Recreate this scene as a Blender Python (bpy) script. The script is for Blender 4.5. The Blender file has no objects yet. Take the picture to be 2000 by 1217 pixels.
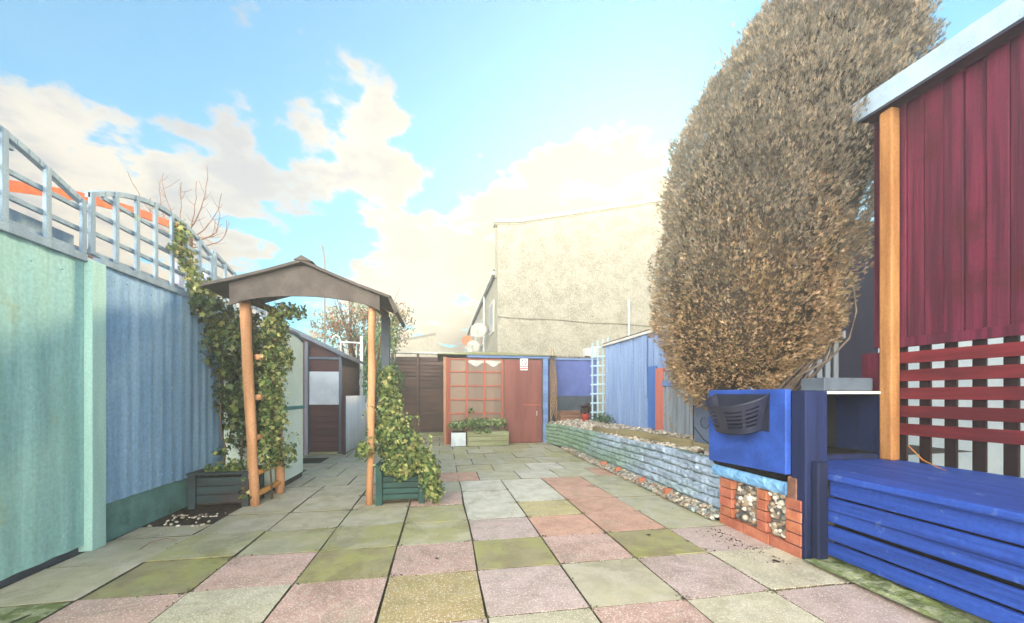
import bpy, math, random
import numpy as np
from mathutils import Vector, Matrix, noise as mnoise
random.seed(7); rng=np.random.default_rng(7)
R=math.radians; S=bpy.context.scene; COL=S.collection
PI=math.pi
# ------------------------------------------------------------ camera
CAM_H=1.235; YAW=math.atan(138/780)
cd=bpy.data.cameras.new('camera'); cam=bpy.data.objects.new('camera',cd); COL.objects.link(cam)
cam.location=(0,0,CAM_H); cam.rotation_euler=(PI/2,0,-YAW)
cd.sensor_width=36; cd.lens=36*780/2000; cd.shift_y=(770-608.5)/2000; cd.clip_start=.05; cd.clip_end=900
S.camera=cam
# ------------------------------------------------------------ light
SUN_AZ=R(29.0); SUN_EL=R(26.5)          # azimuth measured from +Y towards +X
S.view_settings.view_transform='Standard'; S.view_settings.look='None'; S.view_settings.gamma=1
S.view_settings.use_curve_mapping=False
S.view_settings.exposure=1.9
sd=bpy.data.lights.new('sun','SUN'); so=bpy.data.objects.new('sun',sd); COL.objects.link(so)
sd.energy=2.8; sd.angle=R(14); sd.color=(1,.78,.46)
sdir=Vector((math.sin(SUN_AZ)*math.cos(SUN_EL),math.cos(SUN_AZ)*math.cos(SUN_EL),math.sin(SUN_EL)))
so.rotation_euler=sdir.to_track_quat('Z','Y').to_euler()
W=bpy.data.worlds.new('World'); S.world=W; W.use_nodes=True
def world():
    nt=W.node_tree; nt.nodes.clear(); N=nt.nodes.new; L=nt.links.new
    def val(x,i): 
        if isinstance(x,(int,float)): i.default_value=x
        else: L(x,i)
    def m(op,a,b=0.,c=0.,clamp=False):
        n=N('ShaderNodeMath'); n.operation=op; n.use_clamp=clamp; val(a,n.inputs[0]); val(b,n.inputs[1]); val(c,n.inputs[2]); return n.outputs[0]
    def smooth(x,a,b):
        n=N('ShaderNodeMapRange'); n.interpolation_type='SMOOTHSTEP'; val(x,n.inputs['Value']); n.inputs['From Min'].default_value=a; n.inputs['From Max'].default_value=b; return n.outputs[0]
    tc=N('ShaderNodeTexCoord'); d=tc.outputs['Generated']
    sky=N('ShaderNodeTexSky'); sky.sky_type='NISHITA'; sky.sun_disc=False
    sky.sun_elevation=SUN_EL; sky.sun_rotation=SUN_AZ; sky.air_density=1.0; sky.dust_density=.15; sky.ozone_density=1.3
    sep=N('ShaderNodeSeparateXYZ'); L(d,sep.inputs[0]); x,y,z=sep.outputs
    zc=m('MAXIMUM',z,0.0); dn=m('ADD',zc,.22)
    cx=m('DIVIDE',x,dn); cy=m('DIVIDE',y,dn)
    cmb=N('ShaderNodeCombineXYZ'); L(cx,cmb.inputs[0]); L(cy,cmb.inputs[1])
    def noi(scale,det,off,rough=.6):
        a=N('ShaderNodeVectorMath'); a.operation='ADD'; L(cmb.outputs[0],a.inputs[0]); a.inputs[1].default_value=off
        n=N('ShaderNodeTexNoise'); n.inputs['Scale'].default_value=scale; n.inputs['Detail'].default_value=det; n.inputs['Roughness'].default_value=rough; L(a.outputs[0],n.inputs['Vector']); return n.outputs['Fac']
    big=noi(.95,2,(3.1,1.7,0)); fine=noi(3.3,10,(.4,8.2,0),.60); mid=noi(1.5,5,(7.4,2.2,0)); puff=noi(9,6,(2.4,5.2,0),.55)
    # cloud banks of this sky: (direction azimuth from +Y, elevation, spread, weight)
    tot=m('ADD',m('MULTIPLY',big,.30),m('MULTIPLY',fine,.80))
    tot=m('ADD',tot,m('MULTIPLY',mid,.30)); tot=m('ADD',tot,m('MULTIPLY',puff,.62)); tot=m('SUBTRACT',tot,.295)
    tot=m('ADD',tot,m('MULTIPLY',smooth(z,.60,.10),.22))
    for az,el,sp,w in LOBES:
        v=(math.sin(R(az))*math.cos(R(el)),math.cos(R(az))*math.cos(R(el)),math.sin(R(el)))
        dp=N('ShaderNodeVectorMath'); dp.operation='DOT_PRODUCT'; L(d,dp.inputs[0]); dp.inputs[1].default_value=v
        tot=m('ADD',tot,m('MULTIPLY',smooth(dp.outputs['Value'],math.cos(R(sp)),1.0),w))
    mask=smooth(tot,.885,1.0)
    # thickness: dim bluish undersides where dense and away from sun
    sdp=N('ShaderNodeVectorMath'); sdp.operation='DOT_PRODUCT'; L(d,sdp.inputs[0]); sdp.inputs[1].default_value=sdir
    sunny=smooth(sdp.outputs['Value'],.80,1.0)
    dens=smooth(m('ADD',m('MULTIPLY',fine,.8),m('MULTIPLY',puff,.5)),.55,.80)
    c1=N('ShaderNodeMix'); c1.data_type='RGBA'; L(dens,c1.inputs[0]); c1.inputs[6].default_value=(2.0,1.85,1.6,1); c1.inputs[7].default_value=(1.05,1.12,1.3,1)
    warm=N('ShaderNodeMix'); warm.data_type='RGBA'; L(sunny,warm.inputs[0]); L(c1.outputs[2],warm.inputs[6]); warm.inputs[7].default_value=(2.3,1.85,1.05,1)
    hz=N('ShaderNodeMix'); hz.data_type='RGBA'; L(m('MULTIPLY',smooth(z,.42,.02),.65),hz.inputs[0]); L(warm.outputs[2],hz.inputs[6]); hz.inputs[7].default_value=(1.95,1.5,.9,1)
    skyb=N('ShaderNodeMix'); skyb.data_type='RGBA'; skyb.blend_type='MULTIPLY'; skyb.inputs[0].default_value=1; L(sky.outputs[0],skyb.inputs[6]); skyb.inputs[7].default_value=SKYMUL
    # unseen bright cloud bank opposite the sun, added as fill for camera-facing surfaces
    fl=N('ShaderNodeMix'); fl.data_type='RGBA'; L(smooth(sdp.outputs['Value'],.1,-.7),fl.inputs[0]); L(hz.outputs[2],fl.inputs[6]); fl.inputs[7].default_value=REAR_FILL
    mask2=m('MAXIMUM',mask,m('MULTIPLY',smooth(sdp.outputs['Value'],.0,-.5),.8))
    mx=N('ShaderNodeMix'); mx.data_type='RGBA'; L(mask2,mx.inputs[0]); L(skyb.outputs[2],mx.inputs[6]); L(fl.outputs[2],mx.inputs[7])
    bg=N('ShaderNodeBackground'); bg.inputs['Strength'].default_value=.12; L(mx.outputs[2],bg.inputs[0])
    o=N('ShaderNodeOutputWorld'); L(bg.outputs[0],o.inputs[0])
LOBES=[(-36,18,20,.20),(-16,33,14,.20),(-2,25,18,.17),(20,24,17,.24),(-2,14,14,.12),(-52,40,20,-.26),(10,44,18,-.20),(-14,18,7,-.10),(40,46,18,-.22),(20,53,7,.22),(-26,46,10,.10),(-45,22,14,.1)]
SKYMUL=(.08,.48,.55,1)
REAR_FILL=(42,38,31.5,1)
world()
# ------------------------------------------------------------ materials
def hexc(h):
    h=h.lstrip('#'); c=[int(h[i:i+2],16)/255 for i in (0,2,4)]
    return tuple(((v+.055)/1.055)**2.4 if v>.04045 else v/12.92 for v in c)
MATS={}
def mat(name,c1,c2=None,scale=4,stretch=(1,1,1),rough=.75,bump=.15,bscale=60,spec=.3,c3=None,c3_amt=.45,c3_scale=2,attr=False,fine=.12,metal=0,speck=None,trans=0,lo=.38,hi=.62,bdist=.01):
    """procedural surface: two tones in a (stretched) noise, an optional third tone in patches, fine grain and bump"""
    m=bpy.data.materials.new(name); m.use_nodes=True; nt=m.node_tree; N=nt.nodes.new; L=nt.links.new
    b=nt.nodes['Principled BSDF']; b.inputs['Roughness'].default_value=rough; b.inputs['Specular IOR Level'].default_value=spec; b.inputs['Metallic'].default_value=metal
    tc=N('ShaderNodeTexCoord'); mp=N('ShaderNodeMapping'); L(tc.outputs['Object'],mp.inputs[0]); mp.inputs['Scale'].default_value=stretch
    def noi(vec,sc,det=6,r=.6):
        n=N('ShaderNodeTexNoise'); n.inputs['Scale'].default_value=sc; n.inputs['Detail'].default_value=det; n.inputs['Roughness'].default_value=r; L(vec,n.inputs['Vector']); return n.outputs['Fac']
    def mr(x,a,b_):
        n=N('ShaderNodeMapRange'); n.interpolation_type='SMOOTHSTEP'; L(x,n.inputs[0]); n.inputs[1].default_value=a; n.inputs[2].default_value=b_; return n.outputs[0]
    def mix(f,a,b_,bt='MIX'):
        n=N('ShaderNodeMix'); n.data_type='RGBA'; n.blend_type=bt
        if isinstance(f,float): n.inputs[0].default_value=f
        else: L(f,n.inputs[0])
        for v,i in ((a,6),(b_,7)):
            if isinstance(v,tuple): n.inputs[i].default_value=(*v[:3],1)
            else: L(v,n.inputs[i])
        return n.outputs[2]
    c2=c2 or tuple(v*.7 for v in c1)
    base=mix(mr(noi(mp.outputs[0],scale),lo,hi),c1,c2)
    if attr:
        a=N('ShaderNodeAttribute'); a.attribute_name='Col'; base=mix(1.0,a.outputs['Color'],base,'MULTIPLY')
    if c3: base=mix(mr(noi(tc.outputs['Object'],c3_scale,8,.65),1-c3_amt-.06,1-c3_amt+.10),base,c3)
    if fine:
        f=noi(tc.outputs['Object'],bscale*1.7,3); g=N('ShaderNodeMapRange'); L(f,g.inputs[0]); g.inputs[1].default_value=.3; g.inputs[2].default_value=.7; g.inputs[3].default_value=1-fine*1.6; g.inputs[4].default_value=1+fine
        cm=N('ShaderNodeCombineColor'); [L(g.outputs[0],cm.inputs[i]) for i in range(3)]
        base=mix(1.0,base,cm.outputs[0],'MULTIPLY')
    if speck:
        v=N('ShaderNodeTexVoronoi'); v.inputs['Scale'].default_value=speck[1]; L(tc.outputs['Object'],v.inputs['Vector'])
        s=mr(v.outputs['Distance'],speck[2]+.1,speck[2]-.08); base=mix(s,base,speck[0])
    L(base,b.inputs['Base Color'])
    if bump:
        bn=N('ShaderNodeBump'); bn.inputs['Strength'].default_value=bump; bn.inputs['Distance'].default_value=bdist
        mp2=N('ShaderNodeMapping'); L(tc.outputs['Object'],mp2.inputs[0]); mp2.inputs['Scale'].default_value=stretch
        L(noi(mp2.outputs[0],bscale,6,.65),bn.inputs['Height']); L(bn.outputs[0],b.inputs['Normal'])
    if trans:
        t=N('ShaderNodeBsdfTranslucent'); L(base,t.inputs[0]); ms=N('ShaderNodeMixShader'); ms.inputs[0].default_value=trans
        L(b.outputs[0],ms.inputs[1]); L(t.outputs[0],ms.inputs[2]); L(ms.outputs[0],nt.nodes['Material Output'].inputs[0])
    MATS[name]=m; return m
V=(1,1,.12); HZ=(1,.12,1); HX=(.12,1,1)
mat('green_paint',hexc('#96c4c4'),hexc('#88b6b4'),5,(1,2.2,.16),bump=.25,bscale=22,c3=hexc('#8f9f86'),c3_amt=.36,c3_scale=1.6,fine=.1)
mat('teal_edge',hexc('#a8d2cc'),hexc('#9cc6c2'),6,V,bump=.2)
mat('blue_paint_left',hexc('#96bcdc'),hexc('#7ea8cf'),5,(1,2.4,.14),bump=.25,bscale=22,c3=hexc('#3b6484'),c3_amt=.34,c3_scale=1.2)
mat('gravel_teal',hexc('#6a9896'),hexc('#5a8580'),3,(1,1,1),bump=.3,c3=hexc('#3d5a44'),c3_amt=.4,c3_scale=2.2)
mat('trellis_grey',hexc('#88a0b4'),hexc('#748ca2'),8,V,bump=.2,c3=hexc('#9fb59f'),c3_amt=.35,c3_scale=5)
mat('orange_paint',hexc('#e06a30'),hexc('#d0552a'),8,bump=.05)
mat('dull_purple',hexc('#6d5262'),hexc('#5a4450'),6)
mat('grey_cloth',hexc('#9aa0b8'),hexc('#8088a0'),5)
mat('rustic_wood',hexc('#c69570'),hexc('#a87c58'),9,(1,1,.1),bump=.35,bscale=30,c3=hexc('#8d7a52'),c3_amt=.33,c3_scale=5)
mat('orange_post',hexc('#a87a4c'),hexc('#8c6038'),9,(1,1,.1),bump=.3,bscale=30)
mat('peeled_wood',hexc('#d29a55'),hexc('#b97a3c'),8,(1,.2,1),bump=.25,bscale=30)
mat('roof_felt',hexc('#58524f'),hexc('#4a4442'),6,bump=.4,bscale=90,fine=.2)
mat('planter_green',hexc('#244b46'),hexc('#1b3a38'),7,HX,bump=.3,rough=.6)
mat('planter_dark',hexc('#33464a'),hexc('#2a3438'),6,HX,bump=.4,c3=hexc('#51393c'),c3_amt=.4,c3_scale=3)
mat('pale_plastic',hexc('#d6e6de'),hexc('#cadcd2'),2,bump=.05,rough=.5,fine=.03)
mat('teal_plastic',hexc('#2f7f84'),hexc('#286c72'),4,bump=.05,rough=.45)
mat('dark_plastic',hexc('#22252c'),hexc('#1a1c22'),4,bump=.05,rough=.5)
mat('hut_brown',hexc('#4a3136'),hexc('#3a2529'),7,HX,bump=.4,bscale=30,c3=hexc('#6d5550'),c3_amt=.28,c3_scale=4)
mat('hut_frame',hexc('#566578'),hexc('#48566a'),7,V,bump=.2)
mat('hut_board',hexc('#b9c6d6'),hexc('#a9b5c6'),3,bump=.1)
mat('white_paint',hexc('#d9e2e6'),hexc('#c3ccd0'),5,V,bump=.15,c3=hexc('#a89d8c'),c3_amt=.25,c3_scale=6)
mat('corrugated',hexc('#c9d4e0'),hexc('#b4c2cf'),4,V,bump=.1,rough=.45,c3=hexc('#8b8578'),c3_amt=.3,c3_scale=5)
mat('dark_timber',hexc('#5c4a42'),hexc('#473a36'),6,HX,bump=.5,bscale=30,c3=hexc('#6c6650'),c3_amt=.35,c3_scale=2)
mat('red_brown',hexc('#80504a'),hexc('#6e423d'),5,V,bump=.2,c3=hexc('#8a5a52'),c3_amt=.3,c3_scale=3)
mat('red_frame',hexc('#a8604f'),hexc('#945244'),6,V,bump=.15)
mat('tan_frame',hexc('#a88468'),hexc('#94705a'),6,V,bump=.2)
mat('greenhouse_panel',hexc('#7d6a5c'),hexc('#6a5c52'),3,V,bump=.1,rough=.35)
mat('curtain',hexc('#b8bcb8'),hexc('#a2a6a2'),5,bump=.1)
mat('blue_trim',hexc('#6a86b8'),hexc('#5b74a4'),6,HX,bump=.15)
mat('navy_panel',hexc('#5a6cae'),hexc('#4f60a0'),3,bump=.15,c3=hexc('#3c4668'),c3_amt=.3,c3_scale=1.5)
mat('slate_panel',hexc('#4d5866'),hexc('#414b57'),5,bump=.2,c3=hexc('#56664f'),c3_amt=.35)
mat('wicker',hexc('#a3886a'),hexc('#80694f'),12,V,bump=.4)
mat('blue_board',hexc('#869fca'),hexc('#7490c0'),6,(2,2,.15),bump=.25,bscale=25,c3=hexc('#6f90bd'),c3_amt=.35,c3_scale=2.5)
mat('mid_blue',hexc('#4a72b8'),hexc('#4068ac'),5,V,bump=.15)
mat('grey_board',hexc('#8c97a6'),hexc('#7a828a'),6,V,bump=.3,c3=hexc('#8a7d6c'),c3_amt=.4,c3_scale=5)
mat('salmon_paint',hexc('#c07468'),hexc('#b2685e'),5,V,bump=.15)
mat('pale_trellis',hexc('#a9c4d2'),hexc('#98b6c6'),6,V,bump=.1)
mat('slate_board',hexc('#66758f'),hexc('#596680'),3,bump=.15,c3=hexc('#566070'),c3_amt=.3)
mat('royal_blue',hexc('#2c4ea8'),hexc('#1c357c'),16,(1,.07,1),bump=.9,bscale=26,rough=.6,spec=.25,c3=hexc('#7088bc'),c3_amt=.33,c3_scale=7,lo=.30,hi=.75)
mat('royal_panel',hexc('#2f54b0'),hexc('#264796'),4,(1,1,1),bump=.4,bscale=24,rough=.6,spec=.25,c3=hexc('#6a8cc8'),c3_amt=.27,c3_scale=6)
mat('deep_blue',hexc('#16244f'),hexc('#0e1836'),5,V,bump=.35,bscale=24,c3=hexc('#27344a'),c3_amt=.35,c3_scale=4)
mat('bright_blue_render',hexc('#7fb2e0'),hexc('#6a9fd2'),9,bump=.8,bscale=26,c3=hexc('#23405c'),c3_amt=.34,c3_scale=14,bdist=.02)
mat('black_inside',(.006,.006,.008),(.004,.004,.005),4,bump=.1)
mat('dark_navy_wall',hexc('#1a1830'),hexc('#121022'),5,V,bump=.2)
mat('basket_plastic',hexc('#2b2f40'),hexc('#22263a'),4,bump=.03,rough=.45)
mat('maroon',hexc('#64203a'),hexc('#43142a'),6,(3,3,.12),bump=.35,bscale=25,c3=hexc('#451320'),c3_amt=.4,c3_scale=2)
mat('maroon_slat',hexc('#6d222b'),hexc('#4e161f'),8,HZ,bump=.3)
mat('shaded_slat',hexc('#1b0c10'),hexc('#140a0d'),8,V,bump=.3)  # lattice uprights: maroon slat with its shade painted into the colour
mat('pale_fascia',hexc('#a3b9d0'),hexc('#93aac4'),3,bump=.05,rough=.4)
mat('pale_blue_wall',hexc('#e2f0f8'),hexc('#d4e6f0'),3,bump=.2)
mat('grey_cushion',hexc('#5a6675'),hexc('#4c5766'),5)
mat('brick',hexc('#b07058'),hexc('#9c5c48'),9,bump=.35,bscale=50,c3=hexc('#c47a66'),c3_amt=.3,c3_scale=9,attr=True)
mat('mortar',hexc('#6f675e'),hexc('#5c554e'),9,bump=.6,bscale=60)
mat('stone_wall',(1,1,1),(.78,.8,.84),9,bump=.7,bscale=34,rough=.9,attr=True,c3=hexc('#3e5a48'),c3_amt=.30,c3_scale=5,bdist=.015)
mat('pebble',(1,1,1),(.75,.72,.68),14,bump=.15,rough=.6,attr=True)
mat('soil',hexc('#4a4034'),hexc('#332c25'),8,bump=1.,bscale=30,c3=hexc('#515a30'),c3_amt=.35,c3_scale=6,bdist=.03)
mat('ground_soil',hexc('#4a4338'),hexc('#39342b'),2,bump=.6,bscale=12,c3=hexc('#4a5530'),c3_amt=.45,c3_scale=.6)
mat('joint_dirt',hexc('#4a4336'),hexc('#2d2920'),12,bump=.8,bscale=50,c3=hexc('#46502a'),c3_amt=.4,c3_scale=5)
mat('moss',hexc('#66763c'),hexc('#4b5930'),9,bump=1.,bscale=40,c3=hexc('#8c9478'),c3_amt=.35,c3_scale=7,bdist=.03)
mat('verge',hexc('#a9b08c'),hexc('#7b8a55'),11,bump=1.,bscale=40,c3=hexc('#4c5c30'),c3_amt=.42,c3_scale=9,bdist=.03,lo=.42,hi=.58)
mat('timber_edge',hexc('#8a8264'),hexc('#6d6248'),8,HZ,bump=.5,bscale=30,c3=hexc('#56663c'),c3_amt=.3,c3_scale=4)
mat('old_planks',hexc('#8a6a58'),hexc('#6c4d42'),8,HX,bump=.5,bscale=30)
mat('trough_wood',hexc('#8d9276'),hexc('#7a7c5e'),6,HX,bump=.6,bscale=24,c3=hexc('#6a7c55'),c3_amt=.4,c3_scale=5)
mat('white_board',hexc('#c3cfd8'),hexc('#b0bcc6'),5,bump=.2)
mat('terracotta',hexc('#a03a2c'),hexc('#8a3024'),6,bump=.1)
mat('harling',hexc('#98968a'),hexc('#868478'),3,bump=.8,bscale=16,rough=.95,fine=.2,bdist=.03,speck=(hexc('#b9b7ab'),30,.26),c3=hexc('#7e7b6c'),c3_amt=.38,c3_scale=.45)
mat('render_line',hexc('#8f8b7c'),hexc('#837f70'),3)
mat('white_trim',hexc('#c6c8c6'),hexc('#b6b8b6'),3,bump=.05)
mat('verge_board',hexc('#a2a49c'),hexc('#94968e'),3,bump=.05)
mat('dark_roof_tile',hexc('#6a6660'),hexc('#5b5853'),3,bump=.3)
mat('window_glass',hexc('#6e7c84'),hexc('#5c6a74'),2,bump=0,rough=.15,spec=.6,fine=0)
mat('dish_grey',hexc('#a8aaa4'),hexc('#9a9c96'),3,bump=.02,rough=.5)
mat('dish_rust',hexc('#b0764c'),hexc('#a0663e'),3,bump=.1)
mat('pvc_grey',hexc('#b8c4c8'),hexc('#a8b4b8'),3,bump=.02,rough=.4)
mat('black_metal',hexc('#1c1d22'),hexc('#26262a'),5,bump=.1,rough=.5)
mat('sign_white',(.8,.8,.8),(.76,.76,.78),3,bump=0,fine=0,rough=.4)
mat('sign_dark',hexc('#3a3f4c'),hexc('#303440'),3,bump=0,fine=0,rough=.4)
mat('sign_red',hexc('#c8354c'),hexc('#bb3045'),3,bump=0,fine=0,rough=.4)
mat('leaf',(1,1,1),(.55,.62,.5),7,bump=0,attr=True,rough=.5,spec=.35,trans=.28,fine=.1)
mat('needle',(1,1,1),(.7,.7,.7),5,bump=0,attr=True,rough=.8,spec=.1,trans=.42,fine=.1)
mat('bark',hexc('#5d4a3c'),hexc('#453529'),9,V,bump=.7,bscale=30)
mat('twig',hexc('#84644c'),hexc('#6c4f3b'),9,bump=.2)
mat('stem_grey',hexc('#665c54'),hexc('#4f4740'),9,bump=.3)
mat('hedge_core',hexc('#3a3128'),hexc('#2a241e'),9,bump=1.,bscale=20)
mat('dead_leaf',hexc('#3a2a20'),hexc('#2a1f18'),9,bump=.2)
def slab_mat():
    m=bpy.data.materials.new('paving'); m.use_nodes=True; nt=m.node_tree; N=nt.nodes.new; L=nt.links.new
    b=nt.nodes['Principled BSDF']; b.inputs['Roughness'].default_value=.72; b.inputs['Specular IOR Level'].default_value=.35
    tc=N('ShaderNodeTexCoord'); O=tc.outputs['Object']
    def noi(sc,det=6,r=.6,dist=0):
        n=N('ShaderNodeTexNoise'); n.inputs['Scale'].default_value=sc; n.inputs['Detail'].default_value=det; n.inputs['Roughness'].default_value=r; n.inputs['Distortion'].default_value=dist; L(O,n.inputs['Vector']); return n.outputs['Fac']
    def mr(x,a,b_,c=0.,d=1.):
        n=N('ShaderNodeMapRange'); n.interpolation_type='SMOOTHSTEP'; L(x,n.inputs[0]); n.inputs[1].default_value=a; n.inputs[2].default_value=b_; n.inputs[3].default_value=c; n.inputs[4].default_value=d; return n.outputs[0]
    def mul(a,c):
        n=N('ShaderNodeMath'); n.operation='MULTIPLY'
        for v,i in ((a,0),(c,1)):
            if isinstance(v,float): n.inputs[i].default_value=v
            else: L(v,n.inputs[i])
        return n.outputs[0]
    def mix(f,a,c,bt='MIX'):
        n=N('ShaderNodeMix'); n.data_type='RGBA'; n.blend_type=bt
        if isinstance(f,float): n.inputs[0].default_value=f
        else: L(f,n.inputs[0])
        for v,i in ((a,6),(c,7)):
            if isinstance(v,tuple): n.inputs[i].default_value=(*v[:3],1)
            else: L(v,n.inputs[i])
        return n.outputs[2]
    col=N('ShaderNodeAttribute'); col.attribute_name='Col'
    agg=N('ShaderNodeAttribute'); agg.attribute_name='Agg'
    c=mix(mr(noi(5,7,.65),.35,.68),col.outputs['Color'],mix(1.0,col.outputs['Color'],(.74,.74,.70),'MULTIPLY'))
    c=mix(mul(mr(noi(140,2),.45,.62),.35),c,mix(1.0,c,(.6,.58,.56),'MULTIPLY'))
    v=N('ShaderNodeTexVoronoi'); v.inputs['Scale'].default_value=95; L(O,v.inputs['Vector'])
    v2=N('ShaderNodeSeparateColor'); L(v.outputs['Color'],v2.inputs[0])
    sp=mul(mr(v.outputs['Distance'],.50,.30),mr(v2.outputs[0],.42,.52))
    c=mix(mul(sp,mul(agg.outputs['Fac'],.9)),c,(.78,.74,.66))
    sp2=mul(mr(v.outputs['Distance'],.42,.25),mr(v2.outputs[1],.72,.82))
    c=mix(mul(sp2,mul(agg.outputs['Fac'],.7)),c,(.20,.14,.12))
    ms=N('ShaderNodeAttribute'); ms.attribute_name='Moss'
    c=mix(mul(mr(noi(2.6,8,.68,.6),.40,.62),ms.outputs['Fac']),c,hexc('#a2a068'))
    c=mix(mul(mr(noi(9,8,.75,1.2),.60,.66),.45),c,mix(1.0,c,(.50,.46,.38),'MULTIPLY'))
    c=mix(mul(mr(noi(1.7,9,.7,1.0),.54,.66),.40),c,hexc('#999c84'))
    c=mix(mul(mr(noi(1.1,10,.75,1.5),.53,.60),.42),c,mix(1.0,c,(.55,.52,.46),'MULTIPLY'))
    L(c,b.inputs['Base Color'])
    L(mr(noi(3.5,5),.35,.7,.5,.85),b.inputs['Roughness'])
    bn=N('ShaderNodeBump'); bn.inputs['Strength'].default_value=.5; bn.inputs['Distance'].default_value=.004; L(noi(90,5,.7),bn.inputs['Height'])
    bn2=N('ShaderNodeBump'); bn2.inputs['Strength'].default_value=.4; bn2.inputs['Distance'].default_value=.012; L(noi(7,6,.6),bn2.inputs['Height']); L(bn.outputs[0],bn2.inputs['Normal'])
    L(bn2.outputs[0],b.inputs['Normal']); MATS['paving']=m
slab_mat()
# ------------------------------------------------------------ mesh tools
ORG={}
class MB:
    def __init__(s): s.v=[]; s.f=[]; s.c=[]; s.col=None
    def poly(s,pts,faces):
        o=len(s.v); s.v+= [tuple(p) for p in pts]; s.f+=[tuple(i+o for i in f) for f in faces]; s.c+=[s.col]*len(faces); return s
    def box(s,a,b,jit=0):
        x0,y0,z0=a; x1,y1,z1=b
        P=[(x0,y0,z0),(x1,y0,z0),(x1,y1,z0),(x0,y1,z0),(x0,y0,z1),(x1,y0,z1),(x1,y1,z1),(x0,y1,z1)]
        if jit: P=[tuple(c+random.uniform(-jit,jit) for c in p) for p in P]
        return s.poly(P,[(0,3,2,1),(4,5,6,7),(0,1,5,4),(1,2,6,5),(2,3,7,6),(3,0,4,7)])
    def hexa(s,P): return s.poly(P,[(0,3,2,1),(4,5,6,7),(0,1,5,4),(1,2,6,5),(2,3,7,6),(3,0,4,7)])
    def beam(s,p,q,w,h,up=(0,0,1)):
        p=Vector(p);q=Vector(q);d=(q-p).normalized();u=Vector(up)
        if abs(d.dot(u))>.98: u=Vector((1,0,0))
        a=d.cross(u).normalized()*w/2; b_=a.cross(d).normalized()*h/2
        P=[p-a-b_,p+a-b_,q+a-b_,q-a-b_,p-a+b_,p+a+b_,q+a+b_,q-a+b_]
        return s.hexa(P)
    def prism(s,pts,off):
        n=len(pts); off=Vector(off); P=[Vector(p) for p in pts]; Q=[p+off for p in P]
        return s.poly(P+Q,[tuple(range(n-1,-1,-1)),tuple(range(n,2*n))]+[(i,(i+1)%n,n+(i+1)%n,n+i) for i in range(n)])
    def tube(s,pts,rad,n=8,cap=True):
        pts=[Vector(p) for p in pts]; k=len(pts)
        if not hasattr(rad,'__len__'): rad=[rad]*k
        rings=[]; up=Vector((.3,.2,1)).normalized()
        for i,p in enumerate(pts):
            d=(pts[min(i+1,k-1)]-pts[max(i-1,0)]).normalized()
            if abs(d.dot(up))>.99: up=Vector((1,0,.1)).normalized()
            a=d.cross(up).normalized(); b_=a.cross(d).normalized()
            rings+= [p+a*math.cos(2*PI*j/n)*rad[i]+b_*math.sin(2*PI*j/n)*rad[i] for j in range(n)]
        F=[(i*n+j,i*n+(j+1)%n,(i+1)*n+(j+1)%n,(i+1)*n+j) for i in range(k-1) for j in range(n)]
        if cap: F+=[tuple(range(n-1,-1,-1)),tuple((k-1)*n+j for j in range(n))]
        return s.poly(rings,F)
    def build(s,name,m,parent=None,smooth=False,bevel=0,seg=1):
        o=ORG.get(parent.name,(0,0,0)) if parent else (0,0,0)
        me=bpy.data.meshes.new(name); me.from_pydata([(x-o[0],y-o[1],z-o[2]) for x,y,z in s.v],[],s.f); me.update()
        me.materials.append(MATS[m])
        if any(c is not None for c in s.c):
            at=me.color_attributes.new('Col','FLOAT_COLOR','CORNER'); arr=np.ones((len(me.loops),4),dtype=np.float32); li=0
            for f,c in zip(s.f,s.c):
                if c is not None: arr[li:li+len(f),:3]=c[:3]
                li+=len(f)
            at.data.foreach_set('color',arr.ravel())
        if smooth: me.polygons.foreach_set('use_smooth',[True]*len(me.polygons))
        ob=bpy.data.objects.new(name,me); COL.objects.link(ob)
        if parent: ob.parent=parent; ORG[ob.name]=o
        if bevel:
            md=ob.modifiers.new('bevel','BEVEL'); md.width=bevel; md.segments=seg; md.limit_method='ANGLE'; md.angle_limit=R(40)
        return ob
def np_mesh(name,verts,faces_quads,cols,m,parent=None,smooth=False):
    """verts (n,3), faces (k,q) arrays, cols (k,3) per face"""
    o=np.array(ORG.get(parent.name,(0,0,0)) if parent else (0,0,0))
    verts=verts-o; k,q=faces_quads.shape
    me=bpy.data.meshes.new(name); me.vertices.add(len(verts)); me.vertices.foreach_set('co',verts.astype(np.float32).ravel())
    me.loops.add(k*q); me.loops.foreach_set('vertex_index',faces_quads.astype(np.int32).ravel())
    me.polygons.add(k); me.polygons.foreach_set('loop_start',np.arange(0,k*q,q,dtype=np.int32)); me.polygons.foreach_set('loop_total',np.full(k,q,dtype=np.int32))
    if smooth: me.polygons.foreach_set('use_smooth',np.ones(k,dtype=bool))
    me.update(calc_edges=True); me.materials.append(MATS[m])
    at=me.color_attributes.new('Col','FLOAT_COLOR','CORNER'); arr=np.ones((k*q,4),dtype=np.float32); arr[:,:3]=np.repeat(cols,q,axis=0); at.data.foreach_set('color',arr.ravel())
    ob=bpy.data.objects.new(name,me); COL.objects.link(ob)
    if parent: ob.parent=parent; ORG[ob.name]=tuple(o)
    return ob
def tag(o,label=None,cat=None,group=None,kind=None):
    if label: o['label']=label
    if cat: o['category']=cat
    if group: o['group']=group
    if kind: o['kind']=kind
    return o
def thing(name,loc,label,cat,group=None,rz=0):
    o=bpy.data.objects.new(name,None); COL.objects.link(o); o.location=loc; o.rotation_euler=(0,0,rz); o.empty_display_size=.2
    ORG[o.name]=tuple(loc); return tag(o,label,cat,group)
def copy_tree(o,parent=None):
    c=o.copy(); COL.objects.link(c); c.parent=parent
    if o.name in ORG: ORG[c.name]=ORG[o.name]
    for ch in list(o.children): copy_tree(ch,c)
    return c
def nz(x,y,z=0,s=1.): return mnoise.noise(Vector((x*s,y*s,z*s)))
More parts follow.
